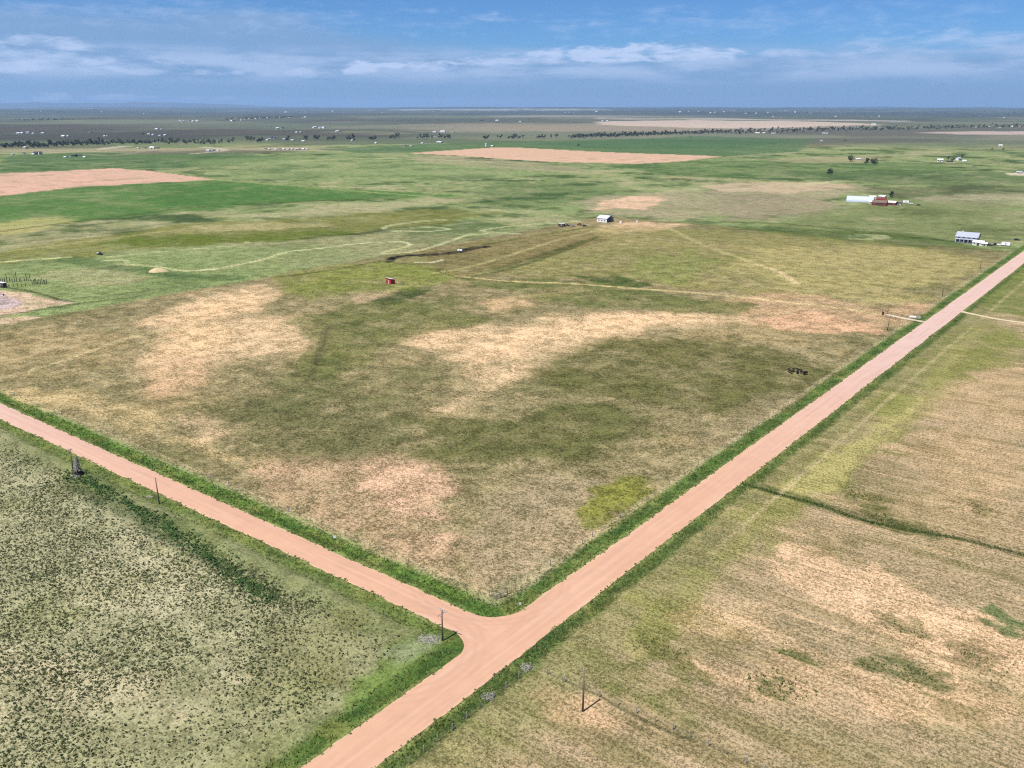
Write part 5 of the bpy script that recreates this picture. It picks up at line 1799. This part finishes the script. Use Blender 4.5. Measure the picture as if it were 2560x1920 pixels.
belt([(0, 367), (55, 368), (100, 366), (150, 367), (200, 362), (260, 360)], 44, 2.2, .75, 1.2, 'dark tree in the thick belt at the far left, behind the pale fields', 'trees of the thick belt at the far left')
belt([(260, 361), (330, 360), (430, 356), (510, 358), (560, 360)], 36, 2.2, .6, 1.1, 'dark tree in the thinning belt above the left ploughed field', 'trees of the thinning belt on the left')
belt([(40, 302), (187, 301)], 20, .6, .8, 1.2, 'tiny dark tree in the upper hedge row at the far left', 'trees of the upper left hedge row')
for ci, (cx, cy, n, s) in enumerate(((575, 357, 3, 12), (625, 353, 4, 10), (648, 356, 3, 6), (720, 352, 3, 5), (764, 350, 3, 4), (790, 349, 4, 6), (830, 350, 5, 10), (880, 350, 4, 10), (932, 349, 5, 8), (985, 347, 6, 12))):
    belt([(cx - s, cy), (cx + s, cy + random.uniform(-1, 1))], n, 1.2, .75, 1.35, 'dark tree of the %s clump from the left among the farms left of centre' % ('first' if ci == 0 else ORD[ci]), '%s farm clump of trees' % ('first' if ci == 0 else ORD[ci]))
for ci, (cx, cy, n, s) in enumerate(((1062, 348, 7, 18), (1112, 346, 8, 16), (1216, 347, 3, 8), (1247, 346, 2, 5), (1290, 347, 6, 18), (1352, 346, 4, 10), (1385, 345, 3, 10))):
    belt([(cx - s, cy), (cx + s, cy + random.uniform(-1, 1))], n, 1.2, .7, 1.15, 'dark tree of the %s clump from the left above the pale ploughed strip' % ('first' if ci == 0 else ORD[ci]), '%s clump of trees above the ploughed strip' % ('first' if ci == 0 else ORD[ci]))
belt([(1420, 345), (1500, 342), (1560, 340.6)], 24, 2.0, .7, 1.15, 'dark tree in the left third of the long belt above the green crops', 'left third of the long belt')
belt([(1560, 340.6), (1660, 338), (1700, 336.5)], 24, 2.0, .7, 1.15, 'dark tree in the middle third of the long belt above the green crops', 'middle third of the long belt')
belt([(1700, 336.5), (1740, 335), (1830, 332)], 24, 2.0, .7, 1.15, 'dark tree in the right third of the long belt above the green crops', 'right third of the long belt')
belt([(1830, 332), (1900, 332), (2050, 327), (2200, 325), (2330, 323), (2560, 318)], 46, 2.0, .8, 1.3, 'dark tree in the far right end of the long belt', 'trees of the far right belt')
for x, y, s, lab in ((2404, 401, 1.0, 'dark tree at the right end of the white farm below the far right belt'), (2370, 402, .9, 'left one of the dark trees between the two white farm houses'),
                     (2381, 403, .8, 'right one of the dark trees between the two white farm houses'), (2507, 378, .7, 'tiny lone tree near the right edge below the dark ploughland'),
                     (2480, 375, .6, 'tiny lone bush left of the lone tree at the far right edge'), (1446, 366, .8, 'lone dark bush in the green crop field'),
                     (1727, 347, .7, 'lone dark bush at the right end of the green crop field'), (2112, 354, .7, 'lone dark bush on the dark ploughland at the far right')):
    tree((x, y), random.choice(PROTO), s, lab)


def woodland():
    """the rest of the far belts: crowns too many and too small to tell apart"""
    rng = np.random.default_rng(8)
    P = []

    def along(pts, n, sp):
        pts = np.array(pts, float)
        t = rng.uniform(0, len(pts) - 1.001, n)
        i = t.astype(int)
        q = pts[i] + (pts[i + 1] - pts[i]) * (t - i)[:, None]
        q[:, 1] += rng.normal(0, sp, n)
        P.append(q)
    along([(0, 366), (100, 365), (200, 361), (300, 358), (420, 357), (540, 358)], 200, 2)
    along([(1430, 343), (1600, 338), (1830, 330)], 330, 1.6)
    along([(1830, 330), (2050, 325), (2250, 322), (2560, 315)], 380, 2.4)
    along([(560, 300), (650, 296), (740, 294)], 60, .8)
    along([(1700, 283), (1900, 282), (2100, 279), (2300, 281), (2560, 284)], 260, 2.6)
    along([(1500, 277), (1900, 276), (2500, 279)], 120, 1.2)
    along([(0, 270.5), (400, 270.3), (900, 269.6), (1500, 270), (2560, 273)], 160, .5)
    Q = hit(np.vstack(P))
    Vs, Fs, o = [], [], 0
    for q in Q:
        d = math.hypot(q[0] - CAM[0], q[1] - CAM[1])
        s = 1.0 if d < 6000 else 1.6
        cen = q + rng.normal(0, 1, (3, 3)) * np.array([2.2, 2.2, .9]) * s + np.array([0, 0, 4.5 * s])
        V, F = leaf_quads(rng, cen, rng.uniform(2.0, 3.4, 3) * s, 26, 1.3 * s)
        Vs.append(V)
        Fs.append(F + o)
        o += len(V)
    tag(link('woodland', np_mesh('woodland', np.vstack(Vs), np.vstack(Fs), M['leaf_far'])), kind='stuff')


woodland()


def spruce():
    p = at(196, 1186)
    root = thing('spruce_tree', p, 0, 'pale spruce coloured with a sunlit top and shaded skirt beside the west road', 'tree')
    rng = np.random.default_rng(31)
    for nm, mat, z0, z1, w, n, sz in (('crown', 'spruce', 1.5, 5.9, 1.35, 1500, .16), ('lower_boughs', 'spruce_low', .15, 1.9, 1.75, 900, .2)):
        t = rng.uniform(0, 1, n) ** .8
        z = z0 + (z1 - z0) * t
        a = rng.uniform(0, 6.28, n)
        rad = w * (1 - t ** 1.5 * (.85 if nm == 'crown' else .35)) * (.85 + .15 * np.sin(z * 4 + a * 3)) * rng.uniform(.3, 1.08, n)
        P = np.stack([np.cos(a) * rad, np.sin(a) * rad, z - rad * .18], -1)
        nr = np.stack([np.cos(a), np.sin(a), np.full(n, .9)], -1) + rng.normal(0, .35, (n, 3))
        nr /= np.linalg.norm(nr, axis=1, keepdims=True)
        tt = np.cross(nr, rng.normal(0, 1, (n, 3)))
        tt /= np.linalg.norm(tt, axis=1, keepdims=True)
        b = np.cross(nr, tt)
        s = (rng.uniform(.6, 1.3, n) * sz)[:, None]
        V = np.stack([P - tt * s, P + b * s * .5, P + tt * s, P - b * s * .5], 1).reshape(-1, 3)
        link(nm, np_mesh(nm, V, np.arange(len(V)).reshape(-1, 4), M[mat]), root)
    MB().tube([(0, 0, -.3), (0, 0, 3), (0, 0, 5.6)], [.16, .1, .03], 7).obj('trunk', 'bark', root)


spruce()
_o = brush_pile((187, 1192), 'pale stone-white scrap at the foot of the pale spruce', 1.3, .35, 60, 'scrap heap', 'offwhite')

# ------------------------------------------------------------------ farms and houses of the plain
UNIT = {}


def unit_house(wall, roof, hip):
    key = (wall, roof, hip)
    if key not in UNIT:
        w = MB().box(-.5, .5, -.5, .5, -.15, .62)
        if not hip:
            for s in (-1, 1):
                w.prism([(-.5, .623), (.5, .623), (0, .97)], 'x', *sorted((s * .5, s * .48)))
        r = MB()
        if hip:
            r.add([(-.54, -.55, .6), (.54, -.55, .6), (.54, .55, .6), (-.54, .55, .6), (-.22, 0, 1), (.22, 0, 1)],
                  [(0, 1, 5, 4), (1, 2, 5), (2, 3, 4, 5), (3, 0, 4), (3, 2, 1, 0)])
        else:
            r.prism([(-.56, .6), (0, .985), (.56, .6), (.56, .64), (0, 1.03), (-.56, .64)], 'x', -.53, .53)
        d = MB().box(-.09, .09, -.53, -.503, -.1, .38)
        g = MB()
        g.box(-.4, -.22, -.52, -.503, .2, .45)
        g2 = MB().box(.22, .4, -.52, -.503, .2, .45)
        UNIT[key] = (w.mesh('wall', wall), r.mesh('roof', roof), d.mesh('door', 'dark_wood'), g.mesh('window', 'glass'), g2.mesh('window', 'glass'))
    return UNIT[key]


def far_house(px, L, W, h, wall, roof, rz, label, group=None, cat='house', name='house', hip=False):
    p = at(*px)
    u = unit_house(wall, roof, hip)
    k = 0.72 if px[1] < 345 else 0.92
    root = thing(name, p, R(rz), label, cat, group, (L * k, W * k, h * k))
    link('wall', u[0], root)
    link('roof', u[1], root)
    if p.y < 2600:
        link('door', u[2], root)
        link('window', u[3], root)
        link('window', u[4], root)
    return root


WR = [('white', 'pale_roof'), ('white', 'grey_roof'), ('offwhite', 'dark_roof'), ('white', 'white'), ('tan', 'brown_roof'), ('offwhite', 'pale_roof')]
random.seed(77)
# farms that can be told apart
for row in (
    ((47, 335), 26, 14, 8, 'white', 'pale_roof', 10, 'leftmost white shed of the white farm row above the left tree belt'),
    ((57, 335), 30, 16, 10, 'white', 'white', -8, 'biggest white building of the white farm row above the left tree belt'),
    ((70, 333), 24, 14, 8, 'white', 'grey_roof', 20, 'grey-roofed building of the white farm row above the left tree belt'),
    ((84, 335), 18, 12, 6, 'white', 'white', 0, 'rightmost white shed of the white farm row above the left tree belt'),
    ((108, 334), 26, 12, 6, 'offwhite', 'pale_roof', 5, 'low pale shed by itself just right of the white farm row'),
    ((159, 342), 22, 12, 8, 'white', 'white', 10, 'left building of the white pair above the dark left belt'),
    ((171, 342), 18, 12, 8, 'white', 'pale_roof', -10, 'right building of the white pair above the dark left belt'),
    ((226, 332), 16, 12, 7, 'offwhite', 'brown_roof', 5, 'small house with a brown roof below the pale airstrip-like track'),
    ((262, 341), 12, 9, 5, 'white', 'white', 0, 'tiny white shed below the pale track at the far left'),
    ((268, 341), 10, 9, 5, 'white', 'grey_roof', 0, 'tiny grey-roofed shed below the pale track at the far left'),
    ((355, 336), 26, 12, 7, 'dark_wood', 'dark_roof', 0, 'dark long barn at the left of the spread-out farm'),
    ((373, 336), 20, 12, 7, 'white', 'grey_roof', 8, 'grey-roofed house in the middle of the spread-out farm'),
    ((383, 338), 18, 10, 6, 'white', 'white', -5, 'white shed right of the middle of the spread-out farm'),
    ((400, 340), 20, 10, 5, 'offwhite', 'pale_roof', 0, 'low pale shed near the right of the spread-out farm'),
    ((413, 339), 16, 10, 6, 'white', 'white', 0, 'white house at the right end of the spread-out farm'),
    ((392, 324), 22, 14, 8, 'white', 'pale_roof', 12, 'white house uphill behind the spread-out farm'),
    ((404, 324), 14, 10, 6, 'white', 'grey_roof', 0, 'grey shed next to the white house uphill of the spread-out farm'),
    ((675, 347), 16, 12, 9, 'white', 'dark_roof', 20, 'tall white house with a dark roof in the left-centre trees'),
    ((686, 347), 12, 9, 6, 'white', 'dark_roof', -10, 'white wing right beside the tall white house in the trees'),
    ((668, 352), 8, 6, 4, 'white', 'white', 0, 'small white shed below the tall white house in the trees'),
    ((711, 350), 13, 9, 5, 'offwhite', 'grey_roof', 0, 'pale house with a grey roof right of the tall white house'),
    ((732, 352), 16, 8, 4, 'offwhite', 'pale_roof', -4, 'low pale building between the tall white house and the tree clump'),
    ((758, 355), 10, 7, 5, 'offwhite', 'pale_roof', 30, 'pale house with scattered pens below the clump of tall trees'),
    ((381, 372), 13, 9, 6, 'white', 'white', 30, 'bright white barn among the pens above the left ploughed field'),
    ((362, 371), 10, 7, 3.5, 'offwhite', 'brown_roof', 0, 'brown-roofed shed left of the bright white barn among the pens'),
    ((346, 371), 8, 6, 3, 'offwhite', 'pale_roof', 0, 'pale shed at the left end of the pens above the ploughed field'),
    ((395, 371), 9, 6, 3, 'dark_wood', 'dark_roof', 0, 'dark shed at the right end of the pens above the ploughed field'),
    ((521, 379), 9, 7, 5, 'white', 'pale_roof', 20, 'white house at the head of the pale forked drive'),
    ((532, 378), 12, 7, 4, 'offwhite', 'grey_roof', -15, 'grey-roofed building right of the white house at the pale forked drive'),
    ((545, 378), 10, 6, 3.5, 'white', 'white', 0, 'low white shed at the end of the row by the pale forked drive'),
    ((92, 386), 12, 9, 7, 'dark_wood', 'dark_roof', 15, 'dark house with steep gables at the left below the tree belt'),
    ((101, 386), 8, 8, 7, 'white', 'dark_roof', 80, 'white-gabled end house joined to the dark house at the left'),
    ((84, 387), 12, 6, 3, 'white', 'white', 0, 'long low white garage in front of the dark gabled house'),
    ((60, 385), 9, 6, 4, 'white', 'dark_roof', 0, 'small white shed left of the dark gabled house'),
    ((32, 388), 8, 6, 4, 'white', 'grey_roof', 0, 'smallest white shed farthest left of the dark gabled house'),
    ((64, 371), 16, 9, 5, 'tan', 'pale_roof', 0, 'tan house with a low curved-looking roof against the left tree belt'),
    ((178, 391), 8, 6, 4, 'white', 'dark_roof', 10, 'left house of the dark-roofed cluster above the left green field'),
    ((188, 391), 12, 8, 5, 'dark_wood', 'dark_roof', 0, 'dark house in the middle of the cluster above the left green field'),
    ((200, 391), 9, 7, 4, 'white', 'dark_roof', -12, 'white house right of the dark house above the left green field'),
    ((164, 394), 9, 5, 3, 'white', 'white', 0, 'white trailer home at the left of the cluster above the left green field'),
    ((212, 394), 8, 5, 3, 'white', 'white', 10, 'white trailer home at the right of the cluster above the left green field'),
    ((1087, 331), 22, 12, 7, 'white', 'pale_roof', 5, 'left one of the three pale barns beyond the central tree clumps'),
    ((1107, 331), 30, 14, 9, 'white', 'white', 12, 'largest and whitest of the three pale barns beyond the central tree clumps'),
    ((1132, 332), 18, 10, 5, 'offwhite', 'grey_roof', 0, 'greyish right one of the three pale barns beyond the central tree clumps'),
    ((1099, 357), 18, 9, 4, 'white', 'white', 0, 'long white shed in front of the central tree clumps'),
    ((1056, 359), 8, 6, 4, 'white', 'grey_roof', 10, 'small white house left of the long white shed at the central clumps'),
    ((1090, 342), 16, 10, 6, 'white', 'dark_roof', 15, 'white house behind the central tree clumps on the slanting road'),
    ((881, 353), 10, 8, 5, 'white', 'pale_roof', -12, 'white house at the foot of the trees left of centre'),
    ((940, 359), 7, 6, 4, 'white', 'white', 0, 'single tiny white house on the green above the crops, left of centre'),
    ((1010, 366), 14, 7, 3.5, 'offwhite', 'brown_roof', 0, 'low brown-roofed shed on the crop edge left of the ploughed strip'),
    ((1028, 367), 9, 6, 3.5, 'offwhite', 'grey_roof', 0, 'low grey-roofed shed on the crop edge left of the ploughed strip'),
    ((1231, 367), 8, 6, 4, 'offwhite', 'pale_roof', 0, 'pale shed at the corner of the pale ploughed strip'),
    ((1204, 302), 34, 18, 9, 'dark_wood', 'dark_roof', 0, 'dark barn on the far open plain, above the tan stubble'),
    ((1243, 302), 34, 18, 9, 'white', 'white', 10, 'white barn on the far open plain, right of the dark barn'),
    ((1301, 305), 24, 14, 8, 'white', 'grey_roof', 0, 'lone white house on the far open plain, right of the white barn'),
    ((2184, 313), 30, 18, 10, 'white', 'white', 10, 'lone white farm at the end of the far pale field, right'),
    ((1894, 333), 24, 10, 5, 'white', 'white', 0, 'left one of three long white sheds under the right tree belt'),
    ((1910, 333), 16, 10, 5, 'white', 'pale_roof', 0, 'middle one of three long white sheds under the right tree belt'),
    ((1934, 334), 24, 9, 4, 'offwhite', 'pale_roof', 0, 'right one of three long white sheds under the right tree belt'),
    ((2063, 334), 30, 10, 4.5, 'offwhite', 'pale_roof', 0, 'very long low pale shed under the far right tree belt'),
    ((2501, 366), 10, 8, 5, 'white', 'white', 10, 'lone bright white house on the dark ploughland near the right edge'),
    ((2054, 353), 9, 7, 4, 'white', 'grey_roof', 0, 'lone little house on the dark ploughland, right of centre'),
    ((2350, 404), 11, 9, 6, 'white', 'white', 15, 'left white house of the tree-shaded farm at the far right'),
    ((2396, 401), 9, 8, 7, 'white', 'grey_roof', 60, 'right, taller white house of the tree-shaded farm at the far right'),
    ((2411, 404), 8, 5, 3.5, 'white', 'white', 0, 'low white shed at the right end of the tree-shaded farm'),
    ((2374, 405), 12, 6, 3, 'dark_wood', 'dark_roof', 5, 'dark low shed in the middle of the tree-shaded farm'),
    ((2548, 434), 9, 6, 4, 'offwhite', 'grey_roof', 0, 'grey-roofed house on the pale yard at the right edge'),
    ((2146, 400), 9, 6, 3.5, 'offwhite', 'pale_roof', 10, 'pale house half hidden between the trees of the far trio'),
):
    dark = row[4] == 'dark_wood'
    nm = 'barn' if ('barn' in row[7]) else ('shed' if ('shed' in row[7] or 'garage' in row[7]) else 'house')
    far_house(row[0], *row[1:7], row[7], None, nm, nm)
_si = at(1215, 367)
_o = MB().tube([(0, 0, -.5), (0, 0, 8), (0, 0, 9.2)], [1.8, 1.8, .3], 14).obj('silo', 'white')
_o.location = _si
tag(_o, 'slim white silo at the top corner of the pale ploughed strip', 'silo')

# pens and stables left of centre: a row of pale sheds
for i, (x, w, rf) in enumerate(((664, 9, 'dark_roof'), (674, 6, 'white'), (689, 8, 'pale_roof'), (700, 10, 'brown_roof'), (709, 7, 'white'), (720, 9, 'pale_roof'),
                                (731, 6, 'white'), (741, 9, 'pale_roof'), (749, 7, 'dark_roof'), (758, 8, 'white'), (768, 6, 'pale_roof'))):
    far_house((x, 374 + (i % 3) * .7), w, 5, 3.4, 'offwhite' if i % 2 else 'white', rf, random.choice((0, 10, -12, 85)),
              'small %s shed in the crowded row of pens left of the green crops' % {'dark_roof': 'dark-roofed', 'white': 'all-white', 'pale_roof': 'pale grey-roofed', 'brown_roof': 'brown-roofed'}[rf],
              'sheds with %s in the crowded row of pens' % rf.replace('_', ' '), 'shed', 'shed')


def hamlet(pts, lab, group, L=(12, 20)):
    order = sorted(range(len(pts)), key=lambda k: pts[k][0])
    for i, (x, y) in enumerate(pts):
        w, r = WR[(i * 5 + int(x)) % len(WR)]
        l = random.uniform(*L)
        far_house((x, y), l, l * .6, l * .42, w, r, random.choice((0, 90, 15, -20)) + random.uniform(-8, 8), (ORD[order.index(i)] + (' from the left, ' if order.index(i) else ' ') + lab), group, hip=random.random() < .3)


hamlet([(579, 303), (585, 303), (602, 301), (612, 299), (622, 298), (640, 298), (651, 295), (657, 295), (669, 295), (687, 294), (700, 294), (722, 295), (733, 295)],
       'house of the string along the far ridge', 'houses strung along the far ridge', (16, 28))
hamlet([(758, 294), (763, 294)], 'house of the pair just right of the ridge string', 'pair right of the ridge string', (24, 30))
hamlet([(451, 303), (458, 304), (472, 303), (482, 304), (493, 303)], 'house of the loose group left of the ridge string', 'loose far group left of the ridge', (20, 30))
hamlet([(676, 318), (694, 321), (706, 321)], 'house of the three on the slope below the ridge string', 'three on the slope below the ridge', (16, 24))
hamlet([(786, 320), (800, 321), (809, 321)], 'house of the three on the brown slope right of the ridge', 'three on the brown slope', (16, 24))
hamlet([(741, 332), (752, 331), (762, 329)], 'house of the three just above the left-centre trees', 'three above the left-centre trees', (10, 18))
hamlet([(843, 330), (851, 330)], 'house of the pair on the brown slope above the clumps', 'pair on the brown slope', (12, 20))
hamlet([(103, 279), (222, 272), (230, 272), (255, 281), (361, 286), (451, 282), (714, 281), (752, 281), (763, 281), (832, 279)],
       'minute house on the far left horizon hills', 'specks on the far left hills', (26, 46))
hamlet([(955, 283), (1013, 279), (1083, 280), (1414, 282), (1424, 281), (1437, 282), (1491, 280)],
       'minute house on the central horizon plain', 'specks on the central horizon', (24, 42))
hamlet([(1747, 279), (1776, 283), (1787, 282), (1836, 278), (1865, 284), (1890, 284), (1920, 282), (1949, 280), (1964, 277), (2027, 283), (2042, 280), (1700, 281), (1722, 279), (1810, 280), (1988, 281)],
       'minute house of the far town on the right horizon', 'houses of the far town', (22, 42))
hamlet([(1933, 292), (1953, 293), (2089, 292), (2159, 291), (2178, 291), (2198, 291), (2450, 290), (2510, 294)],
       'minute house on the blue plain below the far town', 'houses below the far town', (16, 28))
hamlet([(1507, 303), (1518, 303)], 'house of the pair above the far pale field', 'pair above the far pale field', (20, 28))
hamlet([(2440, 318), (2475, 317), (2500, 319), (2530, 317), (2552, 316)], 'house among the trees of the far right belt', 'houses in the far right belt', (18, 28))
